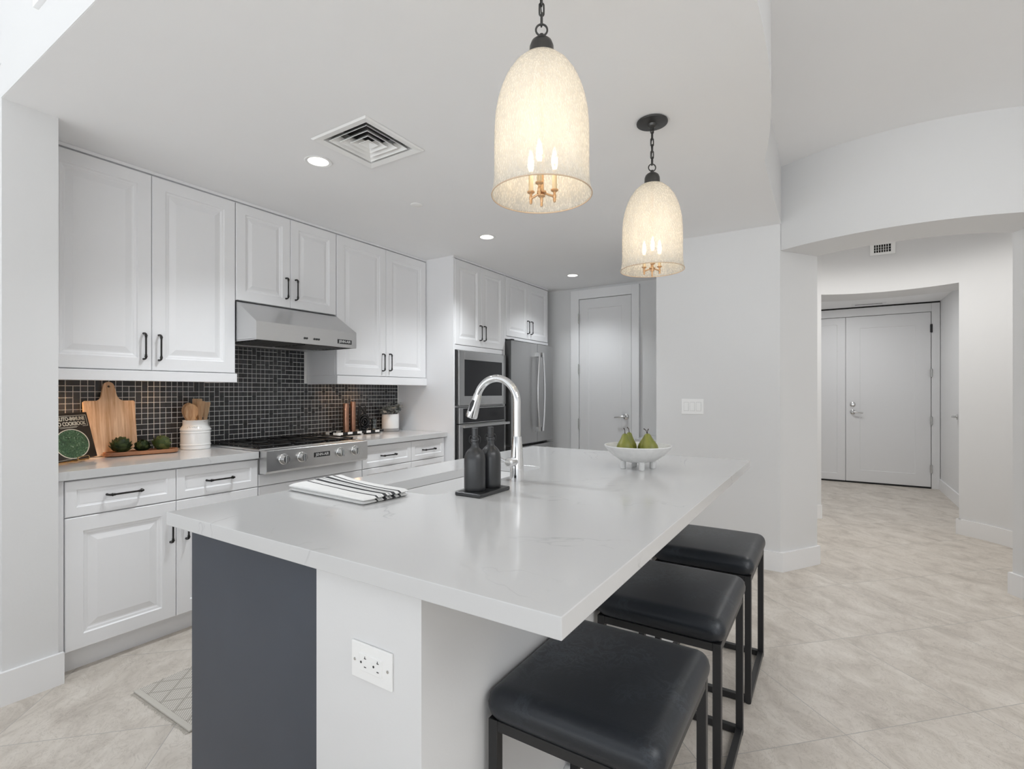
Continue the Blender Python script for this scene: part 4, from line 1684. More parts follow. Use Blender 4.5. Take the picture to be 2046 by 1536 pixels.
b.box(0.7355, 0.7367, 0.816, 0.825, 0.683, 0.697, 0.0005)
b.build('test_button', PLAST, rc, smooth=0)
for yc2 in (0.7705, 0.8695):
    b = MB()
    b.lathe([(0.0, 0.0), (0.0034, 0.0), (0.003, 0.001), (0.0, 0.0012)], n=14, axis=Matrix.Translation((0.7385, yc2, 0.69)) @ Matrix.Rotation(-PI / 2, 4, 'Y'))
    b.build('screw', NICKEL, t)

# light switches
t = thing('light_switch', 'white triple rocker light switch plate on the wall', 'light switch', (4.018, 0.906, 1.152))
b = MB()
b.box(4.012, 4.018, 0.824, 0.988, 1.094, 1.211, 0.0025)
b.build('cover_plate', PLAST, t)
for yc2 in (0.860, 0.906, 0.952):
    b = MB()
    b.box(4.0115, 4.0125, yc2 - 0.0175, yc2 + 0.0175, 1.1185, 1.1865)
    b.build('rocker_bezel', STONEG, t, smooth=0)
    b = MB()
    b.panel(yc2 - 0.0165, yc2 + 0.0165, 1.1195, 1.1855, [(0, 0.001), (0.001, 0.0)], 0.004, FX(4.009))
    b.build('rocker', PLAST, t, smooth=0)

# ------------------------------------------------------------------ stools
def make_stool(x0, label):
    """Box-frame counter stool: footprint x0..x0+0.45, y 0.277..0.667."""
    X0, X1, Y0, Y1, ZT, s = x0, x0 + 0.452, 0.277, 0.667, 0.517, 0.024
    t = thing('counter_stool', label, 'stool', (X0, Y0, 0), group='black leather counter stools')
    for xx in (X0, X1 - s):
        for yy in (Y0, Y1 - s):
            MB().box(xx, xx + s, yy, yy + s, 0.004, ZT, 0.0012, 1).build('leg', BLACKM, t, smooth=0)
    for zz, nm in ((ZT - s, 'top_rail'), (0.004, 'floor_rail')):
        for xx in (X0, X1 - s):
            MB().box(xx + 0.001, xx + s - 0.001, Y0 + s, Y1 - s, zz, zz + s, 0.001, 1).build(nm, BLACKM, t, smooth=0)
        for yy in (Y0, Y1 - s):
            MB().box(X0 + s, X1 - s, yy + 0.001, yy + s - 0.001, zz, zz + s, 0.001, 1).build(nm, BLACKM, t, smooth=0)
    for xx in (X0 + 0.012, X1 - 0.012):
        for yy in (Y0 + 0.012, Y1 - 0.012):
            MB().lathe([(0, 0), (0.010, 0), (0.010, 0.0045), (0, 0.0045)], (xx, yy), 12).build('glide', BLACKM, t)
    # cushion: a plump box
    m = MB()
    cx_, cy_ = (X0 + X1) / 2, (Y0 + Y1) / 2
    hx, hy = (X1 - X0) / 2 + 0.010, (Y1 - Y0) / 2 + 0.010
    n = 26
    tmp = bmesh.new()
    top_, botg = {}, {}
    r = 0.036
    for i in range(n + 1):
        for j in range(n + 1):
            # denser sampling near the rim
            def mapc(k):
                q_ = k / n * 2 - 1
                return math.copysign(1 - (1 - abs(q_)) ** 1.9, q_)
            u, v = mapc(i), mapc(j)
            x, y = u * hx, v * hy
            dx_, dy_ = max(0, abs(x) - (hx - r)), max(0, abs(y) - (hy - r))
            d = math.hypot(dx_, dy_)
            if d > r:          # round the plan corners
                k = r / d
                x = math.copysign(hx - r + dx_ * k, x) if dx_ > 0 else x
                y = math.copysign(hy - r + dy_ * k, y) if dy_ > 0 else y
                d = r
            hump = math.sqrt(max(0.0, r * r - d * d))
            crown = 0.008 * (1 - u * u) * (1 - v * v)
            top_[i, j] = tmp.verts.new((cx_ + x, cy_ + y, ZT + 0.034 + hump + crown))
    for i in range(n):
        for j in range(n):
            tmp.faces.new((top_[i, j], top_[i + 1, j], top_[i + 1, j + 1], top_[i, j + 1]))
    rim = [(i, 0) for i in range(n)] + [(n, j) for j in range(n)] + [(i, n) for i in range(n, 0, -1)] + [(0, j) for j in range(n, 0, -1)]
    prev = [top_[k] for k in rim]
    for dz, sh in ((-0.010, 0.0005), (-0.022, 0.004), (-0.031, 0.010), (-0.034, 0.018)):
        cur = []
        for k in rim:
            p = top_[k].co
            q_ = Vector((p.x - cx_, p.y - cy_))
            L_ = max(1e-6, q_.length)
            sx = (abs(q_.x) - sh) / max(1e-6, abs(q_.x)) if abs(q_.x) > sh else 1
            sy = (abs(q_.y) - sh) / max(1e-6, abs(q_.y)) if abs(q_.y) > sh else 1
            cur.append(tmp.verts.new((cx_ + q_.x * sx, cy_ + q_.y * sy, ZT + 0.034 + dz)))
        for k in range(len(rim)):
            tmp.faces.new((prev[k], prev[(k + 1) % len(rim)], cur[(k + 1) % len(rim)], cur[k]))
        prev = cur
    tmp.faces.new(prev)
    bmesh.ops.remove_doubles(tmp, verts=tmp.verts, dist=1e-5)
    m.merge(tmp)
    m.build('seat', LEATHER, t, smooth=70)
    return t


st = make_stool(0.950, 'black leather counter stool nearest the camera at the island corner')
dup(st, (1.587, 0.277, 0), None, 'black leather counter stool in the middle of the three')
dup(st, (2.238, 0.277, 0), None, 'black leather counter stool farthest along, nearest the switch wall')

# ------------------------------------------------------------------ rug
t = thing('runner_rug', 'grey woven runner rug on the floor between island and cabinets', 'rug', (1.9, 2.245, 0))
MB().box(0.962, 2.75, 2.012, 2.480, 0.001, 0.008, 0.002).build('woven_field', RUG, t, smooth=0)
MB().box(0.940, 0.962, 2.012, 2.480, 0.001, 0.0095, 0.003).build('end_binding', RUGEDGE, t)
b = MB()
rr = random.Random(5)
for k in range(60):
    y = 2.016 + k * 0.0077
    L = rr.uniform(0.006, 0.013)
    b.tube([(0.938, y, 0.004), (0.938 - L * 0.6, y + rr.uniform(-0.002, 0.002), 0.003), (0.938 - L, y + rr.uniform(-0.004, 0.004), 0.002)], 0.0012, n=5)
b.build('fringe', RUGEDGE, t)

# ------------------------------------------------------------------ pendants
def make_pendant(x, y, label):
    t = thing('pendant_light', label, 'pendant lamp', (x, y, ZC), group='bubbled glass bell pendants')
    MB().lathe([(0.0, ZC - 0.001), (0.064, ZC - 0.001), (0.067, ZC - 0.004), (0.066, ZC - 0.009), (0.020, ZC - 0.013), (0.017, ZC - 0.022), (0.009, ZC - 0.027),
                (0.0, ZC - 0.028)], (x, y), 40).build('canopy', PENDM, t)
    # chain links
    ch = MB()
    zt = ZC - 0.022
    nl, zb = 6, 2.262
    step = (zt - zb) / nl
    for k in range(nl):
        zc_ = zt - step * (k + 0.5)
        hl = step * 0.5 + 0.0035
        w = 0.0062
        a_ = R2(40 if k % 2 else 130)
        pts = []
        for q_ in range(20):
            an = 2 * PI * q_ / 20
            cx_ = w * math.cos(an)
            cz_ = math.copysign(hl - w, math.sin(an)) + w * math.sin(an) if abs(math.sin(an)) > 1e-6 else 0
            pts.append((x + cx_ * math.cos(a_), y + cx_ * math.sin(a_), zc_ + cz_))
        ch.tube(pts, 0.0024, n=8, closed=True)
    ch.tube([(x + 0.004, y, zt), (x - 0.004, y + 0.003, (zt + zb) / 2), (x + 0.003, y, zb)], 0.0017, n=6)
    ch.build('chain', PENDM, t)
    # loop ring and cap
    rg = MB()
    zr = 2.248
    pts = [(x + 0.0155 * math.cos(2 * PI * k / 24) * 0.5355, y - 0.0155 * math.cos(2 * PI * k / 24) * 0.8445, zr + 0.0155 * math.sin(2 * PI * k / 24)) for k in range(24)]
    rg.tube(pts, 0.0027, n=8, closed=True)
    rg.build('loop', PENDM, t)
    MB().lathe([(0.0, 2.236), (0.006, 2.236), (0.009, 2.226), (0.020, 2.221), (0.028, 2.214), (0.0325, 2.202), (0.0335, 2.178), (0.0335, 2.173), (0.0, 2.173)], (x, y), 36).build('cap', PENDM, t)
    outp = [(0.034, 2.174), (0.052, 2.167), (0.075, 2.146), (0.0955, 2.116), (0.109, 2.085), (0.1175, 2.058), (0.1250, 2.020), (0.1280, 1.980),
            (0.1288, 1.930), (0.1285, 1.880), (0.1287, 1.850), (0.1300, 1.830), (0.1328, 1.814), (0.1358, 1.803), (0.137, 1.799)]
    inp = [(r - 0.0025, z + 0.0006) for r, z in reversed(outp)]
    MB().lathe(outp + inp, (x, y), 64, closed=True).build('shade', SHADE, t, smooth=80)
    MB().tube([(x + 0.1357 * math.cos(2 * PI * k / 64), y + 0.1357 * math.sin(2 * PI * k / 64), 1.7985) for k in range(64)], 0.0018, n=8, closed=True).build('rim', RIMG, t)
    fx_ = MB()
    fx_.lathe([(0.0, 1.768), (0.003, 1.769), (0.004, 1.774), (0.0025, 1.778), (0.004, 1.781), (0.004, 1.792), (0.0095, 1.796), (0.010, 1.799), (0.005, 1.802), (0.013, 1.805),
               (0.013, 1.809), (0.006, 1.812), (0.006, 2.172), (0.0, 2.172)], (x, y), 20)
    fo = fx_.build('stem', GILT, t)
    for k in range(3):
        a_ = R2(80 + 120 * k)
        ca, sa = math.cos(a_), math.sin(a_)
        ar = MB()
        R_ = 0.038
        ar.tube([(x + ca * 0.008, y + sa * 0.008, 1.806), (x + ca * 0.020, y + sa * 0.020, 1.803), (x + ca * R_, y + sa * R_, 1.800)], 0.0032, n=8)
        px, py = x + ca * R_, y + sa * R_
        ar.lathe([(0.0, 1.784), (0.003, 1.785), (0.0045, 1.792), (0.0035, 1.795), (0.005, 1.798), (0.005, 1.804), (0.0035, 1.806), (0.004, 1.812), (0.010, 1.816), (0.0105, 1.819),
                  (0.0, 1.819)], (px, py), 16)
        ao = ar.build('arm', GILT, t)
        MB().lathe([(0.0, 1.8195), (0.0065, 1.8195), (0.0065, 1.872), (0.0, 1.872)], (px, py), 16).build('candle_sleeve', CANDLE, ao)
        MB().lathe([(0.0, 1.8725), (0.005, 1.873), (0.008, 1.885), (0.009, 1.898), (0.0075, 1.912), (0.003, 1.930), (0.0, 1.936)], (px, py), 16).build('bulb', BULB, ao)
    return t


p1 = make_pendant(1.202, 0.667, 'bubbled glass bell pendant nearer the camera over the island')
p2 = dup(p1, (2.199, 0.667, ZC), None, 'bubbled glass bell pendant farther along, above the pear bowl')
for x in (1.202, 2.199):
    lamp('pendant_lamp', 'POINT', (x, 0.667, 1.925), 0.34, (1.0, 0.89, 0.74), shadow_soft_size=0.03)
    lamp('pendant_lamp', 'POINT', (x + 0.012, 0.667, 2.045), 0.34, (1.0, 0.89, 0.74), shadow_soft_size=0.03)

# ------------------------------------------------------------------ recessed downlights, ceiling diffuser, detector
labs = ['white recessed downlight nearest the camera beside the ceiling vent', 'white recessed downlight in the middle of the ceiling row',
        'white recessed downlight farthest away near the pantry door']
for (x, y), lab in zip(CANS, labs):
    t = thing('recessed_downlight', lab, 'ceiling light', (x, y, ZC), group='recessed downlights in the kitchen ceiling')
    MB().lathe([(0.052, ZC + 0.0005), (0.052, ZC - 0.001), (0.066, ZC - 0.001), (0.068, ZC - 0.003), (0.064, ZC - 0.005), (0.051, ZC - 0.003), (0.047, ZC + 0.030), (0.046, ZC + 0.06),
                (0.050, ZC + 0.06), (0.0525, ZC + 0.0005)], (x, y), 40).build('trim_ring', PLAST, t)
    MB().lathe([(0.0, ZC + 0.045), (0.046, ZC + 0.045), (0.046, ZC + 0.040), (0.0, ZC + 0.038)], (x, y), 40).build('lens', LENS, t)
    lamp('downlight_lamp', 'SPOT', (x, y, ZC - 0.01), 46.0 if x < 4 else 27.0, (0.93, 0.97, 1.0), (0, 0, 0), spot_size=R2(125), spot_blend=0.9, shadow_soft_size=0.04)

t = thing('ceiling_vent', 'square white four-way air diffuser in the kitchen ceiling', 'air vent', (1.675, 1.875, ZC))
vx, vy = 1.675, 1.874


def sq_ring(mb, h0, z0, h1, z1, th=0.0015):
    """Sloping square louvre from half-width h0 at z0 to h1 at z1."""
    a_, b_ = [], []
    for h, z, l in ((h0, z0, a_), (h1, z1, b_)):
        for sx, sy in ((-1, -1), (1, -1), (1, 1), (-1, 1)):
            l.append((vx + sx * h, vy + sy * h, z))
    for k in range(4):
        k2 = (k + 1) % 4
        mb.face([a_[k], a_[k2], b_[k2], b_[k]])
        mb.face([(p[0], p[1], p[2] + th) for p in (b_[k], b_[k2], a_[k2], a_[k])])
        mb.face([b_[k], b_[k2], (b_[k2][0], b_[k2][1], b_[k2][2] + th), (b_[k][0], b_[k][1], b_[k][2] + th)])


b = MB()
sq_ring(b, 0.186, ZC - 0.002, 0.178, ZC - 0.007)
sq_ring(b, 0.178, ZC - 0.007, 0.146, ZC - 0.002)
sq_ring(b, 0.146, ZC - 0.002, 0.145, ZC + 0.03)
b.build('frame', PLAST, t, smooth=0)
for h in (0.128, 0.094, 0.060):
    b = MB()
    sq_ring(b, h - 0.030, ZC + 0.026, h, ZC - 0.004, 0.0025)
    b.build('louvre', PLAST, t, smooth=0)
b = MB()
sq_ring(b, 0.0005, ZC + 0.012, 0.032, ZC - 0.002, 0.002)
b.build('centre_cone', PLAST, t, smooth=0)
b = MB()
b.box(VX0 + 0.004, VX1 - 0.004, VY0 + 0.004, VY1 - 0.004, ZC + 0.10, ZC + 0.11)
b.build('duct', VENTD, t, smooth=0)
MB()
o = MB().lathe([(0.0, ZC - 0.006), (0.030, ZC - 0.006), (0.036, ZC - 0.003), (0.037, ZC - 0.0005), (0.0, ZC - 0.0005)], (2.377, 2.224), 32).build('sprinkler_cover', PLAST)
tag(o, 'flat white round sprinkler cover on the kitchen ceiling', 'sprinkler cover')

# foyer wall vent and hall slot vent
t = thing('wall_vent', 'small white louvred air vent high on the foyer wall', 'air vent', (6.08, -0.413, 2.65))
b = MB()
vxf = 6.072
b.box(vxf - 0.004, vxf + 0.006, -0.513, -0.313, 2.600, 2.622, 0.001)
b.box(vxf - 0.004, vxf + 0.006, -0.513, -0.313, 2.698, 2.720, 0.001)
b.box(vxf - 0.004, vxf + 0.006, -0.513, -0.478, 2.622, 2.698)
b.box(vxf - 0.004, vxf + 0.006, -0.345, -0.313, 2.622, 2.698)
b.build('frame', PLAST, t, smooth=0)
MB().box(vxf + 0.004, vxf + 0.006, -0.478, -0.345, 2.622, 2.698).build('dark_backing', GAPD, t, smooth=0)
b = MB()
for k in range(6):
    y = -0.461 + k * 0.0195
    b.box(vxf - 0.003, vxf + 0.004, y, y + 0.005, 2.622, 2.698)
b.box(vxf, vxf + 0.004, -0.478, -0.345, 2.646, 2.648)
b.box(vxf, vxf + 0.004, -0.478, -0.345, 2.671, 2.673)
b.build('blades', PLAST, t, smooth=0)
t = thing('slot_vent', 'narrow slot air vent in the hall ceiling before the door', 'air vent', (8.27, -0.41, 2.445))
MB().box(8.235, 8.305, -0.60, -0.22, 2.439, 2.444, 0.001).build('frame', TRIM, t, smooth=0)
MB().box(8.255, 8.285, -0.56, -0.26, 2.4375, 2.4388).build('slot', GAPD, t, smooth=0)
# lever of the side door in the hall
t = thing('lever_handle', 'small metal lever handle on the right hall wall', 'door handle', (7.45, -1.185, 0.985))
b = MB()
b.lathe([(0.0, 0.0), (0.03, 0.0), (0.03, 0.008), (0.012, 0.012), (0.012, 0.05), (0.0, 0.05)], n=20, axis=Matrix.Translation((7.45, -1.185, 0.985)) @ Matrix.Rotation(-PI / 2, 4, 'X'))
b.build('rosette', NICKEL, t)
b = MB()
b.tube([(7.45, -1.14, 0.985), (7.40, -1.135, 0.985), (7.35, -1.14, 0.983)], [0.010, 0.009, 0.008], n=10)
b.build('lever', NICKEL, t)

# ------------------------------------------------------------------ worktop objects, left
# cutting board leaning on the backsplash (local: x across, z up along the board, y = thickness)
def board():
    w, hb = 0.236, 0.303
    pts = []
    hw = w / 2
    neck, hh = 0.026, 0.106
    pts += [(-hw, 0.006), (-hw + 0.006, 0), (hw - 0.006, 0), (hw, 0.006), (hw, hb - 0.006), (hw - 0.006, hb)]
    pts += [(hw - 0.050, hb)]
    for k in range(1, 8):
        a_ = R2(90 * k / 8)
        pts.append((hw - 0.050 - 0.034 * math.sin(a_), hb + 0.040 * (1 - math.cos(a_))))
    for k in range(0, 13):
        a_ = R2(180 * k / 12)
        pts.append((neck * math.cos(a_), hb + hh - neck + neck * math.sin(a_)))
    for k in range(7, 0, -1):
        a_ = R2(90 * k / 8)
        pts.append((-(hw - 0.050 - 0.034 * math.sin(a_)), hb + 0.040 * (1 - math.cos(a_))))
    pts += [(-hw + 0.050, hb), (-hw + 0.006, hb), (-hw, hb - 0.006)]
    hole = [(0.0065 * math.cos(-2 * PI * k / 16), hb + hh - 0.026 + 0.0065 * math.sin(-2 * PI * k / 16)) for k in range(16)]
    m = MB().prism(pts, -0.009, 0.009, [hole])
    # prism is in (x, z) -> stand it up
    for v in m.bm.verts:
        v.co = Vector((v.co.x, v.co.z, v.co.y))
    o = m.build('cutting_board', ACACIA, smooth=0)
    o.location = (1.172, 3.352, 0.9155)
    o.rotation_euler = (R2(-8.6), 0, R2(0))
    tag(o, 'wooden cutting board with handle leaning against the backsplash', 'cutting board')


board()

# cookbook on a brass easel, turned towards the room
BR = R2(40)
bk = thing('cookbook', 'black cookbook with a green salad bowl on its cover', 'book', (1.072, 3.255, 0.930), BR)
LEAN = R2(13)


def bl(x, z, d):
    """Book plane: x from the lower right corner (negative = left), z up the cover, d behind the cover."""
    return (x, z * math.sin(LEAN) + d * math.cos(LEAN), z * math.cos(LEAN) - d * math.sin(LEAN))


BW, BHt, BD = 0.300, 0.236, 0.017


def slab(m, xa, xb, za, zb, da, db):
    vs = [m.bm.verts.new(bl(x, z, d)) for x in (xa, xb) for z in (za, zb) for d in (da, db)]
    for f_ in ((0, 1, 3, 2), (4, 6, 7, 5), (0, 4, 5, 1), (2, 3, 7, 6), (0, 2, 6, 4), (1, 5, 7, 3)):
        m.bm.faces.new([vs[k] for k in f_])


m = MB()
slab(m, -BW, 0, 0, BHt, 0.0, 0.0025)
slab(m, -BW, 0, 0, BHt, BD - 0.0025, BD)
slab(m, -BW, -BW + 0.0025, 0, BHt, 0.0025, BD - 0.0025)
m.build('cover', PAPERB, bk, smooth=0, local=True)
m = MB()
slab(m, -BW + 0.003, -0.004, 0.003, BHt - 0.003, 0.0027, BD - 0.0027)
m.build('pages', PAPER, bk, smooth=0, local=True)
m = MB()
text_into(m, 'THE AUTO-IMMUNE', 0.026, lambda x, y, z: bl(-0.150 + x, 0.205 + y, -0.0006 - z), 0.0003, bold=0.0008, width=0.250)
text_into(m, 'PALEO COOKBOOK', 0.026, lambda x, y, z: bl(-0.150 + x, 0.180 + y, -0.0006 - z), 0.0003, bold=0.0008, width=0.250)
m.build('title_lettering', INKW, bk, smooth=0, local=True)
for nm, quads in (('title_frame', ((-0.288, -0.012, 0.220, 0.2225), (-0.0145, -0.012, 0.166, 0.220), (-0.050, -0.012, 0.1645, 0.1668), (-0.288, -0.2855, 0.166, 0.220), (-0.288, -0.25, 0.1645, 0.1668))),
                  ('small_print', ((-0.215, -0.085, 0.1645, 0.1662), (-0.205, -0.095, 0.1600, 0.1615), (-0.28, -0.18, 0.006, 0.0074)))):
    m = MB()
    for xa, xb, za, zb in quads:
        slab(m, xa, xb, za, zb, -0.0009, 0.0)
    m.build(nm, INKW, bk, smooth=0, local=True)


def disc(m, r0, r1, d):
    n_ = 48
    cx_, cz_ = -0.150, 0.080
    for k in range(n_):
        a0, a1_ = 2 * PI * k / n_, 2 * PI * (k + 1) / n_
        P_ = lambda r, a_: m.bm.verts.new(bl(cx_ + 1.55 * r * math.cos(a_), cz_ + r * math.sin(a_), d))
        if r0 > 0:
            m.bm.faces.new((P_(r0, a0), P_(r1, a0), P_(r1, a1_), P_(r0, a1_)))
        else:
            m.bm.faces.new((P_(0, 0), P_(r1, a0), P_(r1, a1_)))


m = MB()
disc(m, 0.0, 0.0715, -0.0006)
m.build('salad_picture', SALAD, bk, smooth=0, local=True)
m = MB()
disc(m, 0.0708, 0.0748, -0.0008)
m.build('plate_rim', INKW, bk, smooth=0, local=True)
es = thing('book_easel', 'small brass easel holding up the black cookbook', 'book stand', (1.072, 3.255, 0.9145), BR)
m = MB()
for x in (-0.165, -0.085):
    m.tube([(x, -0.014, 0.026), (x, -0.017, 0.016), (x, -0.013, 0.0105), (x, 0.012, 0.0085), (x, 0.05, 0.004), (x, 0.085, 0.0025)], 0.0022, n=8)
m.tube([(-0.165, -0.014, 0.026), (-0.160, -0.015, 0.029), (-0.090, -0.015, 0.029), (-0.085, -0.014, 0.026)], 0.0022, n=8)
m.tube([(-0.20, 0.018, 0.0085), (-0.03, 0.018, 0.0085)], 0.0022, n=8)
m.build('brass_frame', BRASS, es, local=True)
m = MB()
m.tube([(-0.115, 0.092, 0.20), (-0.115, 0.102, 0.10), (-0.115, 0.11, 0.0025)], 0.0022, n=8)
m.tube([(-0.155, 0.085, 0.0025), (-0.115, 0.11, 0.0025), (-0.075, 0.085, 0.0025)], 0.0022, n=8)
m.build('back_leg', BRASS, es, local=True)

# walnut serving tray with three artichokes
TR = R2(-11)
tr = thing('serving_tray', 'long narrow walnut tray holding three artichokes', 'tray', (1.282, 3.272, 0.9145), TR)
m = MB()
out_ = rrect(-0.172, 0.172, -0.050, 0.050, 0.046, 8)
inn_ = rrect(-0.160, 0.160, -0.039, 0.039, 0.036, 8)
outb = rrect(-0.160, 0.160, -0.040, 0.040, 0.038, 8)
rows = [[m.bm.verts.new((x, y, z)) for x, y in pts] for pts, z in ((outb, 0.0), (out_, 0.006), (out_, 0.024), (inn_, 0.024), (inn_, 0.013))]
for p, q2 in zip(rows, rows[1:]):
    for k in range(len(p)):
        m.bm.faces.new((p[k], p[(k + 1) % len(p)], q2[(k + 1) % len(p)], q2[k]))
m.bm.faces.new(rows[0])
m.bm.faces.new(rows[-1])
m.build('tray_body', WALNUT, tr, smooth=50, local=True)


def artichoke(x, y, z, r, tilt, mat, label, rz):
    t = thing('artichoke', label, 'artichoke', (x, y, z), rz, group='green artichokes on the walnut tray')
    rnd = random.Random(int(r * 1e5))
    M = Matrix.Translation((0, 0, r * 0.90)) @ Matrix.Rotation(tilt, 4, 'Y')
    core = MB()
    core.lathe([(0.0, -r * 0.86), (r * 0.5, -r * 0.78), (r * 0.8, -r * 0.35), (r * 0.82, 0.1 * r), (r * 0.6, 0.6 * r), (r * 0.25, 0.9 * r), (0.0, 0.95 * r)], n=20, axis=M)
    core.build('heart', ARTI_D, t, smooth=80, local=True)
    lv = MB()
    for ring in range(7):
        el = R2(-48 + ring * 20)
        cnt = (7, 8, 8, 8, 7, 5, 4)[ring]
        for k in range(cnt):
            az = 2 * PI * (k + 0.5 * (ring % 2)) / cnt + rnd.uniform(-0.08, 0.08)
            tmp = bmesh.new()
            n1_ = 5
            g = {}
            for i in range(n1_ + 1):
                s = i / n1_
                ang = el + s * R2(46)
                rad = r * (0.84 + 0.12 * s + 0.03 * (6 - ring) / 6) + r * (0.26 if ring < 5 else 0.12) * s ** 3
                wd = 0.46 * r * math.sin(PI * (0.18 + 0.82 * (1 - s))) ** 0.8 * (1.0 if i < n1_ else 0.1) * (1 - 0.05 * ring)
                for jj, wq in enumerate((-1, 0, 1)):
                    a2 = az + wq * wd / max(0.25 * r, rad * math.cos(ang))
                    rr_ = rad + (0.10 * r if wq == 0 else 0)
                    g[i, jj] = tmp.verts.new((rr_ * math.cos(ang) * math.cos(a2), rr_ * math.cos(ang) * math.sin(a2), rr_ * math.sin(ang)))
            for i in range(n1_):
                for jj in range(2):
                    tmp.faces.new((g[i, jj], g[i + 1, jj], g[i + 1, jj + 1], g[i, jj + 1]))
            r_ = bmesh.ops.solidify(tmp, geom=tmp.faces[:], thickness=0.0018)
            lv.merge(tmp, M)
    lv.build('leaves', ARTI_LL if mat is ARTI_L else ARTI_DL, t, smooth=60, local=True)


def on_tray(u, v):
    return (1.282 + u * math.cos(TR) - v * math.sin(TR), 3.272 + u * math.sin(TR) + v * math.cos(TR))


zt_ = 0.9145 + 0.0135
x, y = on_tray(-0.096, -0.004)
artichoke(x, y, zt_ + 0.002, 0.042, 0.2, ARTI_D, 'dark green artichoke nearest the cutting board handle end of the tray', 0.3)
x, y = on_tray(0.001, -0.002)
artichoke(x, y, zt_ + 0.002, 0.0325, -0.5, ARTI_D, 'smaller green artichoke in the middle of the tray', 1.2)
x, y = on_tray(0.090, 0.0)
artichoke(x, y, zt_ + 0.002, 0.040, 0.6, ARTI_L, 'pale green artichoke nearest the white crock', 0.1)

# white crock with wooden utensils
cxk, cyk = 1.592, 3.330
ck = thing('utensil_crock', 'white ribbed ceramic crock filled with wooden utensils', 'crock', (cxk, cyk, 0.9145))
z = 0.9145
m = MB()
m.lathe([(0.0, z), (0.078, z), (0.081, z + 0.003), (0.081, z + 0.024), (0.0835, z + 0.026), (0.0835, z + 0.030), (0.081, z + 0.032), (0.081, z + 0.098), (0.0835, z + 0.100),
         (0.0835, z + 0.105), (0.081, z + 0.107), (0.081, z + 0.113), (0.084, z + 0.116), (0.084, z + 0.122), (0.079, z + 0.130), (0.071, z + 0.143), (0.069, z + 0.150), (0.069, z + 0.172),
         (0.0705, z + 0.175), (0.069, z + 0.178), (0.064, z + 0.177), (0.064, z + 0.145), (0.074, z + 0.125), (0.074, z + 0.008), (0.0, z + 0.008)], (cxk, cyk), 48)
m.build('crock', CERAM, ck, smooth=40)
m = MB()
for k in range(9):       # relief garland on the shoulder
    a_ = R2(205 + k * 9)
    q_ = 0.0745 - 0.0035 * abs(k - 4) / 4
    m.lathe([(0, -0.006), (0.005, -0.003), (0.006, 0), (0.005, 0.003), (0, 0.006)], n=8,
            axis=Matrix.Translation((cxk + q_ * math.cos(a_), cyk + q_ * math.sin(a_), z + 0.136 + 0.004 * math.cos((k - 4) * 0.7))))
m.build('relief', CERAM, ck)


def utensil(name, label, lat, lean, rise, kind, depth, tw):
    """A wooden tool standing in the crock; lean = sideways, depth = towards/away from camera (m)."""
    sx, sy = 0.89, -0.455        # sideways in view at the crock
    fx_, fy_ = 0.455, 0.89
    p0 = Vector((cxk + sx * lat * 2.2 + fx_ * depth * 1.3, cyk + sy * lat * 2.2 + fy_ * depth * 1.3, z + 0.03))
    p1 = Vector((cxk + sx * (lat + lean) + fx_ * depth, cyk + sy * (lat + lean) + fy_ * depth, z + rise))
    m = MB()
    ax = (p1 - p0).normalized()
    side = Vector((sx, sy, 0)) * math.cos(tw) + Vector((fx_, fy_, 0)) * math.sin(tw)
    side = (side - ax * side.dot(ax)).normalized()
    nrm = ax.cross(side)
    L = (p1 - p0).length
    m.tube([p0, p0 + ax * (L * 0.56)], [0.0055, 0.0065], n=10)
    if kind == 'spoon':
        prof = [(0.52, 0.007), (0.58, 0.014), (0.65, 0.025), (0.73, 0.034), (0.82, 0.0375), (0.91, 0.033), (0.97, 0.021), (1.0, 0.006)]
    elif kind == 'spatula':
        prof = [(0.50, 0.008), (0.60, 0.014), (0.72, 0.022), (0.88, 0.028), (0.985, 0.029), (1.0, 0.026)]
    else:
        prof = [(0.50, 0.007), (0.62, 0.012), (0.82, 0.020), (0.97, 0.026), (1.0, 0.023)]
    tmp = bmesh.new()
    rows_ = []
    for s, w in prof:
        c0 = p0 + ax * (L * s)
        row = []
        for q_ in (-1, -0.5, 0, 0.5, 1):
            dish = 0.0
            if kind == 'spoon':
                dish = 0.010 * (1 - q_ * q_) * math.sin(PI * min(1, max(0, (s - 0.6) / 0.4)))
            row.append(tmp.verts.new(c0 + side * (w * q_) + nrm * dish))
        rows_.append(row)
    for a_, b_ in zip(rows_, rows_[1:]):
        for k in range(4):
            tmp.faces.new((a_[k], a_[k + 1], b_[k + 1], b_[k]))
    bmesh.ops.solidify(tmp, geom=tmp.faces[:], thickness=0.0055)
    m.merge(tmp)
    o = m.build(name, BEECH, smooth=50)
    tag(o, label, 'utensil', 'wooden utensils in the crock')


utensil('wooden_spoon', 'round wooden spoon leaning leftmost in the crock', -0.018, -0.020, 0.283, 'spoon', 0.024, 0.3)
utensil('wooden_spoon', 'wooden spoon with its bowl facing forward, left front of the crock', -0.010, -0.012, 0.276, 'spoon', -0.024, -0.1)
utensil('wooden_spatula', 'broad wooden spatula standing tallest in the middle of the crock', 0.001, 0.008, 0.308, 'spatula', 0.026, 0.4)
utensil('wooden_paddle', 'narrow wooden paddle just right of the tallest spatula', 0.010, 0.020, 0.294, 'paddle', -0.022, 0.6)
utensil('wooden_paddle', 'wooden paddle leaning farthest right out of the crock', 0.021, 0.034, 0.288, 'paddle', 0.010, 0.3)

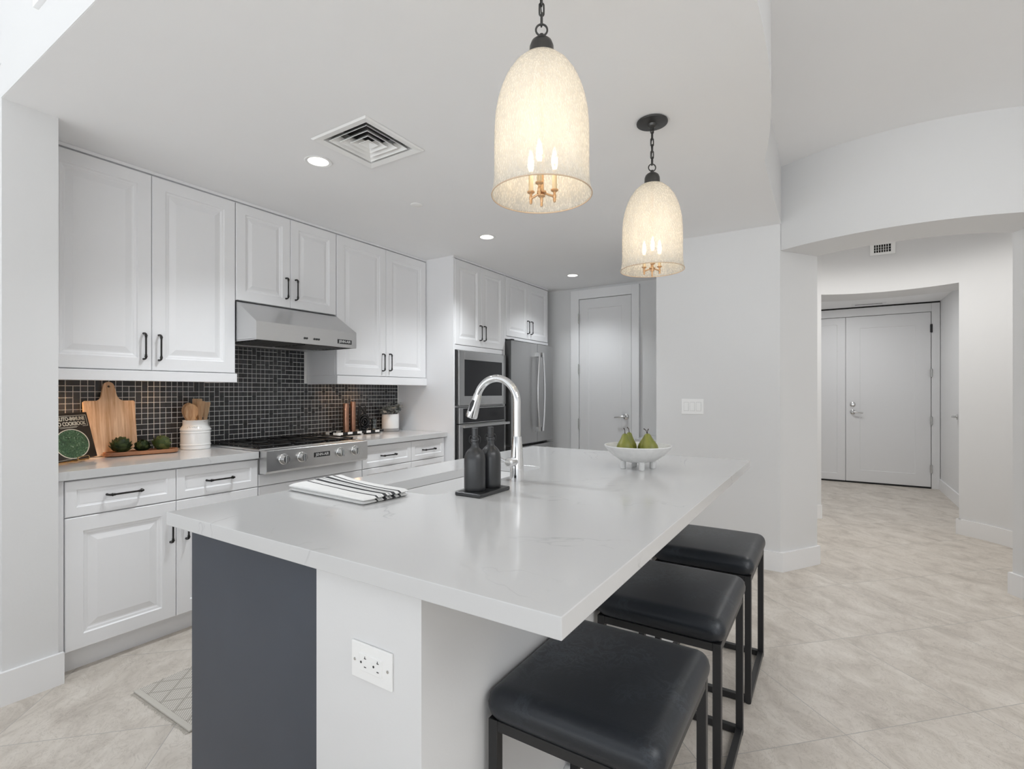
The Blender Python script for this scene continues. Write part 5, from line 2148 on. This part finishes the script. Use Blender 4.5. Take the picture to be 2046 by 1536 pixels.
# ------------------------------------------------------------------ worktop objects, right
t = thing('checked_tray', 'black and white checked footed tray under the copper mills', 'tray', (2.80, 3.325, 0.9145))
tx0, tx1, ty0, ty1 = 2.600, 3.075, 3.262, 3.395
b = MB()
b.box(tx0, tx1, ty0, ty1, 0.928, 0.934)
b.build('tray_top', BLACKM, t, smooth=0)
nb = 10
w_ = (tx1 - tx0) / nb
for k in range(2):
    b = MB()
    for i in range(nb):
        if i % 2 == k:
            b.box(tx0 + i * w_, tx0 + (i + 1) * w_, ty0 - 0.006, ty0, 0.926, 0.945)
            b.box(tx0 + i * w_, tx0 + (i + 1) * w_, ty1, ty1 + 0.006, 0.926, 0.945)
    for j in range(3):
        if j % 2 == k:
            yy = ty0 + j * (ty1 - ty0) / 3
            b.box(tx0 - 0.006, tx0, yy, yy + (ty1 - ty0) / 3, 0.926, 0.945)
            b.box(tx1, tx1 + 0.006, yy, yy + (ty1 - ty0) / 3, 0.926, 0.945)
    b.build('checks', CHECKW if k == 0 else BLACKG, t, smooth=0)
for xx in (tx0 + 0.012, (tx0 + tx1) / 2, tx1 - 0.03):
    for yy in (ty0 + 0.002, ty1 - 0.022):
        MB().box(xx, xx + 0.022, yy, yy + 0.020, 0.9145, 0.928, 0.001).build('foot', CHECKW, t, smooth=0)


def mill(x, y, r, h, label):
    z0 = 0.9345
    t = thing('pepper_mill', label, 'mill', (x, y, z0), group='copper mills on the checked tray')
    MB().lathe([(0.0, z0), (r, z0), (r, z0 + h * 0.80), (r * 0.96, z0 + h * 0.805), (0.0, z0 + h * 0.805)], (x, y), 32).build('barrel', COPPER, t)
    MB().lathe([(0.0, z0 + h * 0.807), (r, z0 + h * 0.807), (r, z0 + h * 0.97), (r * 0.9, z0 + h), (0.0, z0 + h)], (x, y), 32).build('cap', COPPER, t)


mill(2.742, 3.335, 0.0235, 0.238, 'shorter copper mill on the left of the checked tray')
mill(2.824, 3.350, 0.0225, 0.250, 'taller copper mill on the checked tray beside the black iron piece')

# black scrolled iron piece
t = thing('iron_ornament', 'black scrolled iron ornament standing beside the copper mills', 'ornament', (2.925, 3.34, 0.9345))
ox, oy, oz = 2.925, 3.338, 0.9345
b = MB()
b.tube([(ox - 0.045, oy, oz + 0.006), (ox + 0.045, oy, oz + 0.006)], 0.0065, n=8)
b.tube([(ox - 0.035, oy, oz + 0.006), (ox - 0.04, oy + 0.01, oz + 0.10), (ox - 0.03, oy + 0.012, oz + 0.215)], [0.010, 0.016, 0.010], n=10)
b.build('stand', CASTI, t)
b = MB()
for rr_, th in ((0.054, 0.009), (0.036, 0.008), (0.018, 0.007)):
    b.tube([(ox + 0.004 + rr_ * math.cos(2 * PI * k / 28), oy - 0.006 * (rr_ < 0.05), oz + 0.078 + rr_ * 1.12 * math.sin(2 * PI * k / 28)) for k in range(28)], th, n=8, closed=True)
b.lathe([(0.0, 0.0), (0.052, 0.0), (0.050, 0.006), (0.0, 0.008)], n=28, axis=Matrix.Translation((ox + 0.004, oy + 0.008, oz + 0.078)) @ Matrix.Rotation(PI / 2, 4, 'X'))
b.build('scroll', BLACKG, t)
b = MB()
b.tube([(ox - 0.028, oy + 0.01, oz + 0.205), (ox + 0.0, oy, oz + 0.175), (ox + 0.022, oy - 0.004, oz + 0.14)], [0.009, 0.010, 0.008], n=8)
b.tube([(ox + 0.020, oy, oz + 0.135), (ox + 0.022, oy, oz + 0.18), (ox + 0.022, oy, oz + 0.212)], [0.005, 0.006, 0.004], n=8)
b.build('arm', CASTI, t)

# glass tumbler
MBg = MB()
gx, gy, gz = 3.035, 3.330, 0.9345
MBg.lathe([(0.0, gz), (0.021, gz), (0.024, gz + 0.10), (0.0225, gz + 0.10), (0.0195, gz + 0.006), (0.0, gz + 0.006)], (gx, gy), 28)
o = MBg.build('glass_tumbler', CLEAR, smooth=50)
tag(o, 'clear glass tumbler on the tray beside the black ornament', 'glass')

# potted plant
px, py, z = 3.232, 3.338, 0.9145
t = thing('potted_plant', 'grey-green leafy plant in a white pot on the worktop', 'plant', (px, py, z))
MB().lathe([(0.0, z), (0.070, z), (0.074, z + 0.004), (0.074, z + 0.026), (0.072, z + 0.027), (0.0, z + 0.027)], (px, py), 40).build('saucer_base', STONEG, t)
MB().lathe([(0.0, z + 0.0275), (0.074, z + 0.0275), (0.0755, z + 0.034), (0.0755, z + 0.150), (0.074, z + 0.154), (0.069, z + 0.154), (0.069, z + 0.138), (0.0, z + 0.138)], (px, py), 40).build('pot', CERAM, t)
rnd = random.Random(11)
st_ = MB()
lf = MB()
for k in range(24):
    az = rnd.uniform(0, 2 * PI)
    if k < 7:
        az = R2(rnd.uniform(170, 225))
    reach = rnd.uniform(0.02, 0.088) if k >= 7 else rnd.uniform(0.07, 0.11)
    hz = rnd.uniform(0.180, 0.250) if k >= 7 else rnd.uniform(0.155, 0.215)
    base_ = Vector((px + rnd.uniform(-0.03, 0.03), py + rnd.uniform(-0.025, 0.02), z + 0.138))
    tip = Vector((px + reach * math.cos(az), min(3.385, py + reach * math.sin(az)), z + hz))
    st_.tube([base_, base_.lerp(tip, 0.6) + Vector((0, 0, 0.02)), tip], [0.0018, 0.0014, 0.001], n=5)
    for j in range(3):
        L_, w2 = rnd.uniform(0.034, 0.050), rnd.uniform(0.015, 0.022)
        tmp = bmesh.new()
        g = {}
        for i in range(6):
            s = i / 5
            for jj, q_ in enumerate((-1, 0, 1)):
                ww = w2 * math.sin(PI * (0.08 + 0.88 * s)) ** 0.8
                g[i, jj] = tmp.verts.new((L_ * s, q_ * ww, -0.010 * s * s + 0.004 * abs(q_)))
        for i in range(5):
            for jj in range(2):
                tmp.faces.new((g[i, jj], g[i + 1, jj], g[i + 1, jj + 1], g[i, jj + 1]))
        dirz = math.atan2(tip.y - py, tip.x - px) + rnd.uniform(-1.3, 1.3)
        pos = base_.lerp(tip, 1.0 - 0.22 * j)
        M = Matrix.Translation(pos) @ Matrix.Rotation(dirz, 4, 'Z') @ Matrix.Rotation(rnd.uniform(-0.9, 0.5), 4, 'Y') @ Matrix.Rotation(rnd.uniform(-0.5, 0.5), 4, 'X')
        bmesh.ops.transform(tmp, matrix=M, verts=tmp.verts)
        for v in tmp.verts:
            v.co.y = min(v.co.y, 3.412)
            v.co.x = min(v.co.x, 3.405)
        lf.merge(tmp)
st_.build('stems', LEAFG, t)
lf.build('leaves', LEAFG, t, smooth=60)
